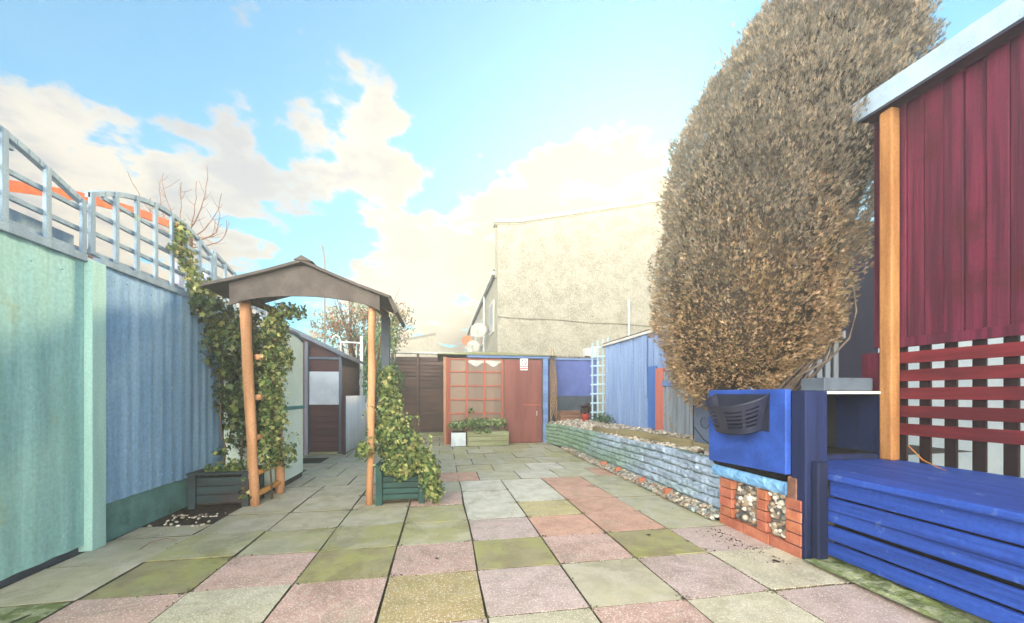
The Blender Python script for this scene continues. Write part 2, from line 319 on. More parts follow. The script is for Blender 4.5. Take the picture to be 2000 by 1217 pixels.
# leaves -----------------------------------------------------
IVY=np.array([(0,0,0),(.42,-.10,.03),(.30,.22,.0),(.55,.50,.05),(.20,.52,.0),(0,1.0,-.06),(-.20,.52,0),(-.55,.50,.05),(-.30,.22,0),(-.42,-.10,.03),(0,.30,-.05)])
IVYF=np.array([(10,0,1,2),(10,2,3,4),(10,4,5,6),(10,6,7,8),(10,8,9,0)])
OVAL=np.array([(0,0,0),(.22,.35,.03),(.16,.75,.02),(0,1,-.04),(-.16,.75,.02),(-.22,.35,.03)]); OVALF=np.array([(0,1,2,3),(0,3,4,5)])
SPR=np.array([(0,0,0),(.16,.45,.0),(0,1,.0),(-.16,.45,0)]); SPRF=np.array([(0,1,2,3)])
def leafmesh(name,P,dirs,nrm,size,cols,m='leaf',shape=(IVY,IVYF),parent=None):
    """leaves at P, tip along dirs, facing nrm"""
    B,F=shape; n=len(P)
    y=dirs/np.linalg.norm(dirs,axis=1,keepdims=True); z=nrm-(nrm*y).sum(1,keepdims=True)*y; z/=np.linalg.norm(z,axis=1,keepdims=True)+1e-9; x=np.cross(y,z)
    M=np.stack([x,y,z],axis=1)                      # n,3(axes),3
    v=np.einsum('bk,nkj->nbj',B,M)*size[:,None,None]+P[:,None,:]
    nb=len(B); f=(F[None]+ (np.arange(n)*nb)[:,None,None]).reshape(-1,F.shape[1])
    return np_mesh(name,v.reshape(-1,3),f,np.repeat(cols,len(F),axis=0),m,parent)
def pal(n,colors,w=None,jit=.30):
    c=np.array(colors)[rng.choice(len(colors),n,p=w)]
    return c*(1+rng.uniform(-jit,jit,(n,1)))
def unit(n): 
    v=rng.normal(size=(n,3)); return v/np.linalg.norm(v,axis=1,keepdims=True)
def trails(n,region,rs_,drop=(.12,.4)):
    # thin trailing shoots with small leaves that leave the mass
    P=[];D=[];Sz=[]
    for i in range(n):
        x=rs_.uniform(region[0],region[1]); y=rs_.uniform(region[2],region[3]); z=rs_.uniform(region[4],region[5]); L_=rs_.uniform(*drop); dx=rs_.uniform(-.12,.12); dy=rs_.uniform(-.12,.04)
        for k in range(9):
            f=k/8; P.append((x+dx*math.sin(f*2)+rs_.uniform(-.008,.008),y+dy*f,z-L_*f+.05*math.sin(f*3))); D.append((rs_.uniform(-1,1),rs_.uniform(-1,.3),-.8)); Sz.append(rs_.uniform(.016,.040)*(1-.4*f))
    P=np.array(P); return P,np.array(D),np.array([(0,-1,.3)]*len(P))+unit(len(P))*.6,np.array(Sz)
def blob_leaves(name,blobs,n,size,colors,w=None,shape=(IVY,IVYF),parent=None,m='leaf',down=.6,shell=.45,extra=None):
    """blobs: (cx,cy,cz,rx,ry,rz) ; leaves sit in the outer part of each blob, facing outward"""
    b=np.array(blobs,dtype=float); vol=(b[:,3]*b[:,4]+b[:,4]*b[:,5]+b[:,3]*b[:,5]); k=rng.choice(len(b),n,p=vol/vol.sum())
    d=unit(n); r=1-shell*rng.random(n)**1.6; P=b[k,:3]+d*b[k,3:]*r[:,None]+rng.normal(size=(n,3))*.015
    nr=d+unit(n)*.75; di=np.cross(nr,unit(n))+np.array([0,0,-down])+unit(n)*.35
    s=rng.uniform(size[0],size[1],n)
    if extra is not None: P=np.vstack([P,extra[0]]); di=np.vstack([di,extra[1]]); nr=np.vstack([nr,extra[2]]); s=np.concatenate([s,extra[3]]); n=len(P)
    return leafmesh(name,P,di,nr,s,pal(n,colors,w),m,shape,parent)
ICOL=[hexc('#5f7a48'),hexc('#8a9a58'),hexc('#3f5a38'),hexc('#aab070'),hexc('#c6bf84'),hexc('#7a7a48')]
IW=[.26,.2,.24,.14,.08,.08]
# ------------------------------------------------------------ SETTING: ground
tag(MB().poly([(-260,-200,-.09),(300,-200,-.09),(300,420,-.09),(-260,420,-.09)],[(0,1,2,3)]).build('ground','ground_soil'),kind='structure')
tag(MB().box((-3.0,.2,-.08),(2.75,12.6,-.010)).build('paving_bed','joint_dirt'),kind='structure')
PINK=hexc('#cdaaa2'); MAUVE=hexc('#c8b2b0'); CREAM=hexc('#cac4b0'); OLIVE=hexc('#a39a78'); OCHRE=hexc('#b8a276'); SALM=hexc('#d0a290'); BEIGE=hexc('#c6bfae'); GREY=hexc('#c2c0b0'); PALE=hexc('#d2d0c4'); YEL=hexc('#c2b484'); GRN=hexc('#bdb99e')
T={'P':(PINK,1,.05),'M':(MAUVE,.9,.05),'C':(CREAM,1,.15),'O':(OLIVE,0,1),'K':(OCHRE,1,.25),'S':(SALM,.5,.1),'B':(BEIGE,.15,.3),'G':(GREY,.1,.45),'L':(PALE,.5,.05),'Y':(YEL,.8,.2),'N':(GRN,.1,.8)}
XE=[-2.75,-2.15,-1.55,-.95,-.35,.25,.85,1.45,2.05,2.68]
YE=[.4,1.0,1.6,2.19,2.80,3.36,3.93,4.50,5.10,5.72,6.36,7.0,7.65,8.3,8.95,9.6,10.25,10.9,11.6,12.4]
ROWS=['BPCPMCPMM','BPCPMCPCM','BPCPMCPCM','BPCPKMBMC','BOPOPONPB','BNNNNMSSG','BBBGNLYSG','BBBBPLLSG','BBBSGLLSG','BBBSSGLGS','BGBSGNGLG','BBGBGGNGN','BGBGGNGGN','GBGGNGNGG','GGBGGNGNG','GBGGGGGNG','GGGBGGGGG','GGGGGGGGG','GGGGGGGGG']
ROWS[3]='BPCPKMBMC'; ROWS[4]='BOPOPOPOM'
def paving():
    v=[];f=[];c=[];ag=[];mo=[]
    for r in range(len(YE)-1):
        xs=list(XE)
        if r>=8: off=(.3 if r%2 else 0); xs=[XE[0]]+[x+off for x in XE[1:-1]]+[XE[-1]]
        for k in range(len(xs)-1):
            a,b_,y0,y1=xs[k],xs[k+1],YE[r],YE[r+1]
            if b_-a<.12: continue
            if k==0 and 4.4<(y0+y1)/2<4.95: continue
            if k==0 and 4.1<(y0+y1)/2<4.3: y1=4.24
            if k==0 and 2.0<(y0+y1)/2<2.7: continue
            if y0>5.3 and b_<-2.1 : continue
            g=random.uniform(.005,.009)
            t=T[ROWS[r][k]]; gy=g*(.7+.9*random.random()) if r<8 else .012; q=[(a+g,y0+gy),(b_-g,y0+gy),(b_-g,y1-gy*.6),(a+g,y1-gy*.6)]
            q=[(x+.012*nz(x*2,y*2,3)+random.uniform(-.004,.004),y+.010*nz(x*2,y*2,9)+random.uniform(-.004,.004)) for x,y in q]
            h=random.uniform(-.002,.004); hh=[h+random.uniform(-.0028,.0028) for _ in q]
            cx=sum(p[0] for p in q)/4; cy=sum(p[1] for p in q)/4
            ins=[(x+(cx-x)*.006,y+(cy-y)*.006) for x,y in q]
            o=len(v)
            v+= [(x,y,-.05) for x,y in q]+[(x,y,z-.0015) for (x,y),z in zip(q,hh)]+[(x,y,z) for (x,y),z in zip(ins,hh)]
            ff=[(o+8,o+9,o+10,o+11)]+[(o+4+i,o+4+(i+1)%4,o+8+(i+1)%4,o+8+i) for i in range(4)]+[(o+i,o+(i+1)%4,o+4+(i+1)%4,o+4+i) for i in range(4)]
            f+=ff; j=random.uniform(.93,1.06); side_shade=hexc('#5c5746'); c+=[tuple(z*j for z in t[0])]*5+[side_shade]*4; ag+=[t[1]]*9; mo+=[t[2]]*9  # slab sides painted a dark soil tone to shade out their lit edges
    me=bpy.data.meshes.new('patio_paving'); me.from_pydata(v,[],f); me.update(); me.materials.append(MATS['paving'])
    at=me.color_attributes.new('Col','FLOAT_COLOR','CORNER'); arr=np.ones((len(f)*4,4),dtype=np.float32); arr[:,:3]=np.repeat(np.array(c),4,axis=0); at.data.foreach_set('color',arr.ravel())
    for nm,a in (('Agg',ag),('Moss',mo)):
        t=me.attributes.new(nm,'FLOAT','FACE'); t.data.foreach_set('value',a)
    ob=bpy.data.objects.new('patio_paving',me); COL.objects.link(ob); tag(ob,kind='structure')
paving()
def lumpy(name,x0,x1,y0,y1,z,amp,m,n=40,kind='structure',fx=None):
    v=[];f=[]
    for j in range(n+1):
        for i in range(n+1):
            x=x0+(x1-x0)*i/n; y=y0+(y1-y0)*j/n; e=min(i,n-i,j,n-j)/n
            v.append((x,y,z+amp*(nz(x,y,0,9)+.5*nz(x,y,5,25))*min(1,e*8)))
    f=[(j*(n+1)+i,j*(n+1)+i+1,(j+1)*(n+1)+i+1,(j+1)*(n+1)+i) for j in range(n) for i in range(n)]
    b=MB(); b.poly(v,f); return tag(b.build(name,m,smooth=True),kind=kind)
lumpy('soil_patch',-2.74,-2.14,4.25,5.2,-.008,.012,'soil')
lumpy('soil_corner',-2.74,-2.17,2.19,2.80,-.004,.014,'verge')
def pebbles(name,fn,n,size,cols,label=None,cat=None,kind='stuff',parent=None,flat=.65,w=None):
    # low-poly rounded stones (icosphere-like 3 rings)
    ring=[(0,0,1)]+[(math.cos(a)*.8,math.sin(a)*.8,.55) for a in [2*PI*i/6 for i in range(6)]]+[(math.cos(a),math.sin(a),-.1) for a in [2*PI*(i+.5)/6 for i in range(6)]]+[(math.cos(a)*.6,math.sin(a)*.6,-.75) for a in [2*PI*i/6 for i in range(6)]]
    B=np.array(ring); F=[(0,1+i,1+(i+1)%6) for i in range(6)]+[(1+i,7+i,1+(i+1)%6) for i in range(6)]+[(7+i,7+(i+1)%6,1+(i+1)%6) for i in range(6)]+[(7+i,13+(i+1)%6,7+(i+1)%6) for i in range(6)]+[(7+i,13+i,13+(i+1)%6) for i in range(6)]
    F=np.array(F); P=np.array([fn() for _ in range(n)])
    sz=rng.uniform(size[0],size[1],(n,1))*np.stack([rng.uniform(.8,1.35,n),rng.uniform(.7,1.1,n),rng.uniform(flat*.8,flat*1.2,n)],1)
    ang=rng.uniform(0,2*PI,n); ti=rng.normal(0,.35,n); ca,sa,ct,st=np.cos(ang),np.sin(ang),np.cos(ti),np.sin(ti)
    v=B[None]*sz[:,None,:]; x=v[...,0]; y=v[...,1]*ct[:,None]-v[...,2]*st[:,None]; z=v[...,1]*st[:,None]+v[...,2]*ct[:,None]
    v=np.stack([x*ca[:,None]-y*sa[:,None],x*sa[:,None]+y*ca[:,None],z],-1)+P[:,None,:]
    f=(F[None]+(np.arange(n)*19)[:,None,None]).reshape(-1,3)
    ob=np_mesh(name,v.reshape(-1,3),f,np.repeat(pal(n,cols,w),len(F),axis=0),'pebble',parent,smooth=True)
    if not parent: tag(ob,label,cat,kind=kind)
    elif kind: tag(ob,kind=kind)
    return ob
PEB=[hexc('#a89f90'),hexc('#c2bcb0'),hexc('#8a8378'),hexc('#9a8674'),hexc('#d4d0c8'),hexc('#6e6b66')]
pebbles('pebbles',lambda:(random.uniform(-2.72,-2.2),4.62-abs(random.gauss(0,.28)),.004),48,(.008,.018),[PEB[1],PEB[4],PEB[0]],'scattered small white stones on the soil before the dark planter','pebbles')
# ------------------------------------------------------------ LEFT FENCE
def boards(mb,x,y0,y1,z0,z1,w=.11,depth=.02,sgn=1,zt=None):
    y=y0
    while y<y1-.01:
        e=min(y+w*random.uniform(.9,1.1),y1)
        if y1-e<.03: e=y1
        d=random.uniform(0,.016); za=z0+random.uniform(-.006,.006)
        zb=(zt((y+e)/2) if zt else z1)
        mb.box((x-sgn*depth,y+.003,za),(x+sgn*d,e-.003,zb)); y=e
def wave_panel(mb,x,y0,y1,z0,z1,amp=.010,wl=.16,th=.02,n=None):
    n=n or int((y1-y0)/wl*8); A=[];Bk=[]
    ys=[y0+(y1-y0)*i/n for i in range(n+1)]
    f=lambda y:x+amp*math.sin(2*PI*y/wl)+.006*nz(y,0,0,3)
    P=[(f(y),y,z0+.006*nz(y,1,0,8)) for y in ys]+[(f(y),y,z1) for y in ys]+[(f(y)-th,y,z0) for y in ys]+[(f(y)-th,y,z1) for y in ys]; m=n+1
    F=[(i,i+1,m+i+1,m+i) for i in range(n)]+[(2*m+i+1,2*m+i,3*m+i,3*m+i+1) for i in range(n)]+[(m+i,m+i+1,3*m+i+1,3*m+i) for i in range(n)]+[(i+1,i,2*m+i,2*m+i+1) for i in range(n)]
    mb.poly(P,F)
def nails(mb,x,ys,zs):
    for y in ys:
        for z in zs:
            yy=y+random.uniform(-.01,.01); zz=z+random.uniform(-.012,.012); mb.tube([(x-.006,yy,zz),(x+.004,yy,zz)],.006,6)
def arch_trellis(parent,x,y0,y1,zb,ztop,nbar,nrail,zfix=None):
    mb=MB(); ys=[y0+(y1-y0)*i/24 for i in range(25)]
    for a,b_ in zip(ys,ys[1:]):
        za,zb2=ztop(a),ztop(b_)
        mb.hexa([(x-.02,a,za-.045),(x+.022,a,za-.045),(x+.022,b_,zb2-.045),(x-.02,b_,zb2-.045),(x-.02,a,za),(x+.022,a,za),(x+.022,b_,zb2),(x-.02,b_,zb2)])
    for i in range(nbar):
        y=y0+.02+(y1-y0-.04)*i/(nbar-1)
        mb.box((x+.002,y-.02,zb),(x+.030,y+.02,ztop(y)-.006))
    for i in range(nrail):
        z=zb+.02+i*.165
        yy=[y for y in ys if ztop(y)>z+.05]
        if yy: mb.box((x-.018,yy[0],z-.018),(x+.006,yy[-1],z+.018))
    return mb.build('trellis','trellis_grey',parent,bevel=.003)
f1=thing('fence_panel',(-2.77,2.0,0),'pale green painted fence bay nearest the viewer on the left','fence','painted fence bays along the left side')
mb=MB(); wave_panel(mb,-2.75,.2,1.75,.05,2.27,amp=.004,wl=.23); wave_panel(mb,-2.744,1.74,2.82,.075,2.27,amp=.004,wl=.23); wave_panel(mb,-2.75,2.81,3.655,.055,2.27,amp=.004,wl=.23); nails(mb,-2.745,[2.1+.23*i for i in range(7)],(.18,1.15,2.15)); mb.build('panel','green_paint',f1)
MB().box((-2.80,3.66,.0),(-2.70,3.80,2.29)).build('post','teal_edge',f1,bevel=.006)
MB().box((-2.80,.2,2.27),(-2.725,3.66,2.33)).build('top_rail','trellis_grey',f1,bevel=.004)
MB().box((-2.83,.2,-.05),(-2.79,3.66,.12)).build('base_board','slate_panel',f1)
MB().box((-2.86,.2,2.33),(-2.82,3.66,2.47)).build('backing_board','trellis_grey',f1)
arch_trellis(f1,-2.76,1.9,3.66,2.33,lambda y:2.75+.24*math.cos(PI/2*min(1,max(0,(y-2.6))/1.05)),7,4)
f2=thing('fence_panel',(-2.77,4.9,0),'blue painted fence bay with a green concrete base','fence','painted fence bays along the left side')
mb=MB(); wave_panel(mb,-2.755,3.80,4.78,.32,2.30,amp=.0025,wl=.15); wave_panel(mb,-2.749,4.77,6.0,.315,2.30,amp=.0025,wl=.15); nails(mb,-2.751,[3.95+.15*i for i in range(9)],(.42,1.3,2.2)); mb.build('panel','blue_paint_left',f2)
MB().box((-2.82,3.80,-.05),(-2.775,6.0,.36)).build('gravel_board','gravel_teal',f2,bevel=.004)
MB().box((-2.80,3.80,2.295),(-2.73,6.0,2.35)).build('top_rail','trellis_grey',f2,bevel=.004)
arch_trellis(f2,-2.76,3.70,5.42,2.35,lambda y:2.76+.36*math.sin(PI*min(1,max(0,(y-3.6)/2.1)))**.8,8,4)
f3=thing('fence_panel',(-2.77,7.2,0),'far fence bay mostly hidden behind ivy and the storage locker','fence','painted fence bays along the left side')
mb=MB(); wave_panel(mb,-2.76,6.0,8.6,.3,2.28,amp=.006,wl=.15); mb.build('panel','blue_paint_left',f3,smooth=True)
MB().box((-2.82,6.0,-.05),(-2.78,8.6,.34)).build('gravel_board','gravel_teal',f3)
arch_trellis(f3,-2.76,5.46,6.9,2.35,lambda y:3.02-.30*max(0,(y-5.4))/1.2,7,4)
# neighbour's swing seat behind the trellis
t=thing('swing_seat',(-3.5,4.2,0),"neighbour's swing seat with orange canopy rail seen through the left trellis",'swing seat')
mb=MB(); P=[(-3.35, 3.52, 2.76), (-3.35, 3.74, 2.86), (-3.35, 4.02, 2.96), (-3.35, 4.33, 3.07), (-3.35, 4.82, 3.2), (-3.35, 5.22, 3.29), (-3.35, 5.66, 3.36), (-3.35, 5.88, 3.39)]
for a,b_ in zip(P,P[1:]): mb.beam(a,b_,.03,.085)
mb.build('canopy_rail','orange_paint',t)
MB().beam((-3.5,3.4,2.62),(-3.5,6.2,2.68),.04,.06).build('crossbar','dull_purple',t)
for y in (3.35,6.1): MB().box((-3.56,y-.05,0),(-3.46,y+.05,3.0)).build('post','grey_cloth',t,bevel=.004)
mb=MB(); mb.tube([(-3.35,6.5,2.0),(-3.37,6.52,2.4),(-3.38,6.5,2.8),(-3.34,6.5,3.05)],[.05,.13,.10,.04],9); mb.build('folded_canopy','grey_cloth',t,smooth=True)
# bare tree beyond the fence
t=thing('bare_tree',(-3.73,6.6,0),'leafless shrub with thin curling twigs rising above the left trellis','tree')
mb=MB(); rs=random.Random(5)
base=Vector((-3.63,6.6,3.60))
mb.tube([(-3.73,6.6,-.05),(-3.68,6.62,1.5),(-3.63,6.6,2.7),base],[.07,.055,.045,.03],7)
ends=[(-4.39, 6.55, 4.4), (-4.08, 6.7, 4.4), (-3.99, 6.6, 4.46), (-3.8, 6.7, 4.38), (-3.36, 6.5, 4.55), (-3.24, 6.65, 4.26), (-3.31, 6.7, 4.04), (-3.11, 6.5, 3.79), (-3.27, 6.7, 3.8), (-3.58, 6.65, 4.4), (-4.2, 6.7, 4.12)]
tw=MB()
for e in ends:
    e=Vector(e); a=base+Vector((rs.uniform(-.08,.08),0,rs.uniform(-.3,.05))); mid=a.lerp(e,.55)+Vector(((e.x-a.x)*.35+rs.uniform(-.1,.1),rs.uniform(-.1,.1),-rs.uniform(.12,.30)))
    pts=[a*(1-s)**2+mid*2*s*(1-s)+e*s*s+Vector((rs.uniform(-.012,.012),0,rs.uniform(-.012,.012))) for s in [i/9 for i in range(10)]]
    tw.tube(pts,[.008*(1-i/11)+.002 for i in range(10)],5)
    for _ in range(4):
        i=rs.randrange(3,9); p=pts[i]; q=p+Vector((rs.uniform(-.22,.22),rs.uniform(-.1,.1),rs.uniform(.03,.22)))
        tw.tube([p,p.lerp(q,.5)+Vector((0,0,-.02)),q],[.004,.003,.002],4)
mb.build('trunk','bark',t,smooth=True); tw.build('twigs','twig',t)
# ------------------------------------------------------------ ARBOUR
ar=thing('garden_arbour',(-1.4,5.1,0),'rustic pole arbour with a low pitched dark felt roof over the path','arbour')
def pole(name,p,q,r,m,parent,n=12,wob=.006):
    p=Vector(p);q=Vector(q);k=9; pts=[p.lerp(q,i/k)+Vector((random.uniform(-wob,wob),random.uniform(-wob,wob),0)) for i in range(k+1)]
    return MB().tube(pts,[r*random.uniform(.93,1.07) for _ in pts],n).build(name,m,parent,smooth=True)
pole('post',(-2.03,4.85,0),(-2.12,4.82,2.27),.052,'rustic_wood',ar)
pole('post',(-1.98,5.42,0),(-2.06,5.42,2.27),.052,'rustic_wood',ar)
pole('post',(-.79,4.68,0),(-.775,4.78,2.27),.040,'rustic_wood',ar)
MB().box((-.76,5.33,0),(-.66,5.45,2.24)).build('post','slate_panel',ar,bevel=.004)
for z,m in ((.12,'peeled_wood'),(.36,'peeled_wood'),(.75,'rustic_wood'),(1.2,'rustic_wood'),(1.65,'rustic_wood')):
    pole('rung',(-2.03,4.88,z),(-1.99,5.4,z+.02),.033,m,ar,10)
# roof: left slope, right slope
EL=(-2.44,2.345); AP=(-1.48,2.655); ERt=(-.55,2.30)
def slope(a,b_,name):
    (x0,z0),(x1,z1)=a,b_
    n=8; mb=MB()
    rows=[]
    for j in range(7):
        y=4.60+1.0*j/6
        for i in range(n+1):
            s=i/n; rows.append((x0+(x1-x0)*s,y,z0+(z1-z0)*s-.012*math.sin(PI*s)+.004*nz(s*9,y*4,1)))
    top=[(x,y,z+.03) for x,y,z in rows]; m=len(rows); F=[]
    for j in range(6):
        for i in range(n):
            q=(j*(n+1)+i,j*(n+1)+i+1,(j+1)*(n+1)+i+1,(j+1)*(n+1)+i); F.append(tuple(reversed(q))); F.append(tuple(k+m for k in q))
    for i in range(n): F.append((i,i+1,m+i+1,m+i)); o=6*(n+1); F.append((o+i+1,o+i,m+o+i,m+o+i+1))
    for j in range(6): a_=j*(n+1); F.append((a_+n+1,a_,m+a_,m+a_+n+1)); b2=a_+n; F.append((b2,b2+n+1,m+b2+n+1,m+b2))
    mb.poly(rows+top,F); return mb.build(name,'roof_felt',ar)
slope(EL,AP,'roof'); slope(AP,ERt,'roof')
MB().poly([(-.55,4.60,2.33),(-.55,5.60,2.33),(-.48,5.60,2.16),(-.48,4.60,2.16),(-.58,4.60,2.30),(-.58,5.60,2.30),(-.51,5.60,2.13),(-.51,4.60,2.13)],[(0,1,2,3),(7,6,5,4),(0,3,7,4),(2,1,5,6),(3,2,6,7)]).build('roof_lip','roof_felt',ar)
mb=MB(); mb.prism([(-1.55,4.585,2.67),(-1.47,4.585,2.72),(-1.36,4.585,2.66)],(0,1.04,0)); mb.build('ridge_cap','roof_felt',ar)
n=14; top=[]; bot=[]
for i in range(n+1):
    x=-2.20+1.52*i/n; zt_=EL[1]+(AP[1]-EL[1])*(x-EL[0])/(AP[0]-EL[0]) if x<AP[0] else AP[1]+(ERt[1]-AP[1])*(x-AP[0])/(ERt[0]-AP[0])
    top.append((x,4.66,zt_-.014)); bot.append((x,4.66,min(zt_-.05,2.17+.13*math.sin(PI*i/n)**.6)))
mb=MB()
for i in range(n): mb.hexa([bot[i],bot[i+1],(bot[i+1][0],4.685,bot[i+1][2]),(bot[i][0],4.685,bot[i][2]),top[i],top[i+1],(top[i+1][0],4.685,top[i+1][2]),(top[i][0],4.685,top[i][2])])
mb.build('gable_board','roof_felt',ar)
MB().beam((-2.12,4.78,2.28),(-2.06,5.46,2.28),.06,.06).build('side_beam','dark_timber',ar); MB().beam((-.775,4.72,2.27),(-.71,5.46,2.27),.06,.06).build('side_beam','dark_timber',ar)
# planters
def slat_planter(name,label,cx,cy,w,d,h,m,nsl,feet=True):
    t=thing(name,(cx,cy,0),label,'planter'); x0,x1,y0,y1=cx-w/2,cx+w/2,cy-d/2,cy+d/2
    for (x,y) in ((x0,y0),(x1,y0),(x0,y1),(x1,y1)): MB().box((x-.035,y-.035,.0),(x+.035,y+.035,h)).build('corner_post',m,t,bevel=.004)
    mb=MB(); sh=(h-.08)/nsl
    for k in range(nsl):
        z=.05+k*sh
        mb.box((x0+.036,y0-.012,z+.004),(x1-.036,y0+.012,z+sh-.004)); mb.box((x0+.036,y1-.012,z+.004),(x1-.036,y1+.012,z+sh-.004))
        mb.box((x0-.012,y0+.036,z+.004),(x0+.012,y1-.036,z+sh-.004)); mb.box((x1-.012,y0+.036,z+.004),(x1+.012,y1-.036,z+sh-.004))
    mb.build('slats',m,t,bevel=.003)
    MB().box((x0+.014,y0+.014,.03),(x1-.014,y1-.014,h-.06)).build('soil','soil',t)
    mb=MB(); mb.box((x0-.045,y0-.045,h),(x1+.045,y0+.03,h+.025)); mb.box((x0-.045,y1-.03,h),(x1+.045,y1+.045,h+.025)); mb.box((x0-.045,y0+.031,h),(x0+.03,y1-.031,h+.025)); mb.box((x1-.03,y0+.031,h),(x1+.045,y1-.031,h+.025)); mb.build('rim',m,t,bevel=.003)
    return t
slat_planter('garden_planter','dark green slatted planter at the foot of the right arbour post',-.45,4.84,.46,.40,.42,'planter_green',5)
slat_planter('garden_planter','weathered dark timber planter between the blue fence and the arbour',-2.38,5.02,.52,.34,.36,'planter_dark',3)
# ivies
def vine(mb,pts,r0=.012,r1=.004):
    k=len(pts); mb.tube(pts,[r0+(r1-r0)*i/(k-1) for i in range(k)],5)
def stems(parent,specs,m='bark'):
    mb=MB()
    for pts in specs:
        P=[Vector(p) for p in pts]; Q=[]
        for a,b_ in zip(P,P[1:]):
            for i in range(4): Q.append(a.lerp(b_,i/4)+Vector((random.uniform(-.02,.02),random.uniform(-.02,.02),0)))
        Q.append(P[-1]); vine(mb,Q)
    return mb.build('stem',m,parent,smooth=True)
t=thing('ivy_plant',(-2.45,5.1,.3),'large dark ivy climbing from the timber planter up over the blue fence','ivy')
stems(t,[[(-2.45,5.1,.3),(-2.5,5.15,.9),(-2.55,5.2,1.5),(-2.62,5.2,2.2),(-2.68,5.0,2.5)],[(-2.3,5.05,.3),(-2.25,5.2,1.0),(-2.3,5.3,1.7),(-2.5,5.3,2.3)]])
blob_leaves('foliage',[(-2.50,5.35,1.85,.30,.38,.42),(-2.35,5.30,1.35,.30,.32,.45),(-2.32,5.4,.9,.28,.30,.40),(-2.62,5.2,2.25,.16,.36,.22),(-2.45,5.6,1.4,.3,.3,.7),(-2.2,5.15,1.15,.14,.18,.45),(-2.24,5.25,1.9,.2,.25,.35)],3600,(.026,.085),[tuple(v*.62 for v in c) for c in ICOL],[.34,.12,.38,.06,.02,.08],parent=t)
t=thing('ivy_plant',(-2.72,4.95,2.3),'pale variegated ivy strand trailing through the grey trellis','ivy')
P=[];D=[]
path=[(-2.74,4.78,2.95),(-2.72,4.82,2.7),(-2.71,4.95,2.52),(-2.70,5.0,2.38),(-2.68,5.18,2.2),(-2.62,5.22,2.0)]
stems(t,[path,[(-2.72,4.95,2.55),(-2.71,4.7,2.72),(-2.70,4.6,2.8)]])
blob_leaves('foliage',[(x+.02,y,z,.07,.10,.13) for x,y,z in path]+[(-2.72,4.68,2.74,.05,.08,.06),(-2.66,5.1,2.42,.10,.12,.12)],650,(.035,.07),ICOL,[.15,.25,.1,.25,.2,.05],parent=t)
t=thing('ivy_plant',(-1.98,5.1,0),'variegated ivy wound round the two left arbour posts','ivy')
stems(t,[[(-1.98,5.15,0),(-1.95,5.05,.6),(-2.0,5.2,1.2),(-1.95,5.1,1.8),(-1.9,5.0,2.2)]])
blob_leaves('foliage',[(-1.90,5.12,1.65,.17,.26,.20),(-1.96,5.1,1.35,.12,.22,.25),(-1.93,5.1,1.0,.12,.22,.30),(-1.95,5.05,.62,.11,.22,.26),(-1.92,5.1,1.98,.12,.25,.22),(-1.78,5.05,2.2,.22,.2,.09),(-1.85,5.3,.5,.1,.1,.15)],3100,(.018,.058),ICOL,[.22,.22,.2,.17,.14,.05],parent=t,extra=trails(26,(-2.1,-1.75,4.9,5.2,.7,2.1),random.Random(2)))
t=thing('ivy_plant',(-.5,4.8,.42),'bushy yellow green ivy spilling from the slatted planter up the right post','ivy')
stems(t,[[(-.6,4.85,.4),(-.66,4.9,1.0),(-.70,4.95,1.5)],[(-.5,4.8,.4),(-.35,4.7,.5),(-.2,4.6,.35),(-.1,4.5,.1)]])
blob_leaves('foliage',[(-.62,4.88,1.38,.10,.14,.20),(-.60,4.86,1.12,.14,.17,.22),(-.55,4.82,.85,.20,.22,.22),(-.48,4.76,.66,.27,.26,.19),(-.34,4.72,.52,.25,.24,.12),(-.14,4.66,.34,.12,.22,.18),(-.08,4.62,.16,.10,.16,.14),(-.45,4.56,.42,.22,.05,.12),(-.84,4.66,.62,.09,.08,.10)],6200,(.016,.055),ICOL,[.24,.24,.16,.18,.12,.06],parent=t,extra=trails(34,(-.85,-.1,4.5,4.85,.35,1.2),random.Random(5),(.08,.28)))
t=thing('ivy_plant',(-2.3,4.95,.36),'small ivy shoots in the dark timber planter','ivy')
stems(t,[[(-2.2,4.9,.36),(-2.15,4.83,.38),(-2.12,4.8,.2),(-2.14,4.79,.03)]])
blob_leaves('foliage',[(-2.45,5.0,.42,.16,.12,.06),(-2.25,4.95,.44,.12,.12,.07),(-2.13,4.82,.27,.05,.03,.08),(-2.12,4.79,.12,.04,.03,.05),(-2.4,4.92,.58,.05,.05,.05)],170,(.035,.06),ICOL,IW,parent=t)
# ------------------------------------------------------------ LOCKER
t=thing('storage_locker',(-2.4,6.0,0),'tall pale green plastic storage locker with a dark teal band','storage locker')
ys=[5.52+.95*i/12 for i in range(13)]; zt=lambda y:1.98+.10*math.sin(PI*(y-5.52)/.95*.9)
mb=MB()
mb.prism([(-2.05,5.52,.07)]+[(-2.05,6.47,.07)]+[(-2.05,y,zt(y)) for y in reversed(ys)],(-.62,0,0)); mb.build('body','pale_plastic',t,bevel=.01,seg=2)
for z in (.36,.68,1.34,1.66): MB().box((-2.05,5.54,z),(-2.044,6.45,z+.012)).build('panel_ridge','pale_plastic',t)
MB().box((-2.07,5.50,1.02),(-2.035,6.49,1.07)).build('band','teal_plastic',t,bevel=.006)
MB().box((-2.66,5.54,0),(-2.06,6.45,.07)).build('base','dark_plastic',t)
mb=MB(); mb.prism([(-2.03,y,zt(y)+.005) for y in ys]+[(-2.03,y,zt(y)+.04) for y in reversed(ys)],(-.66,0,0)); mb.build('lid','hut_frame',t)
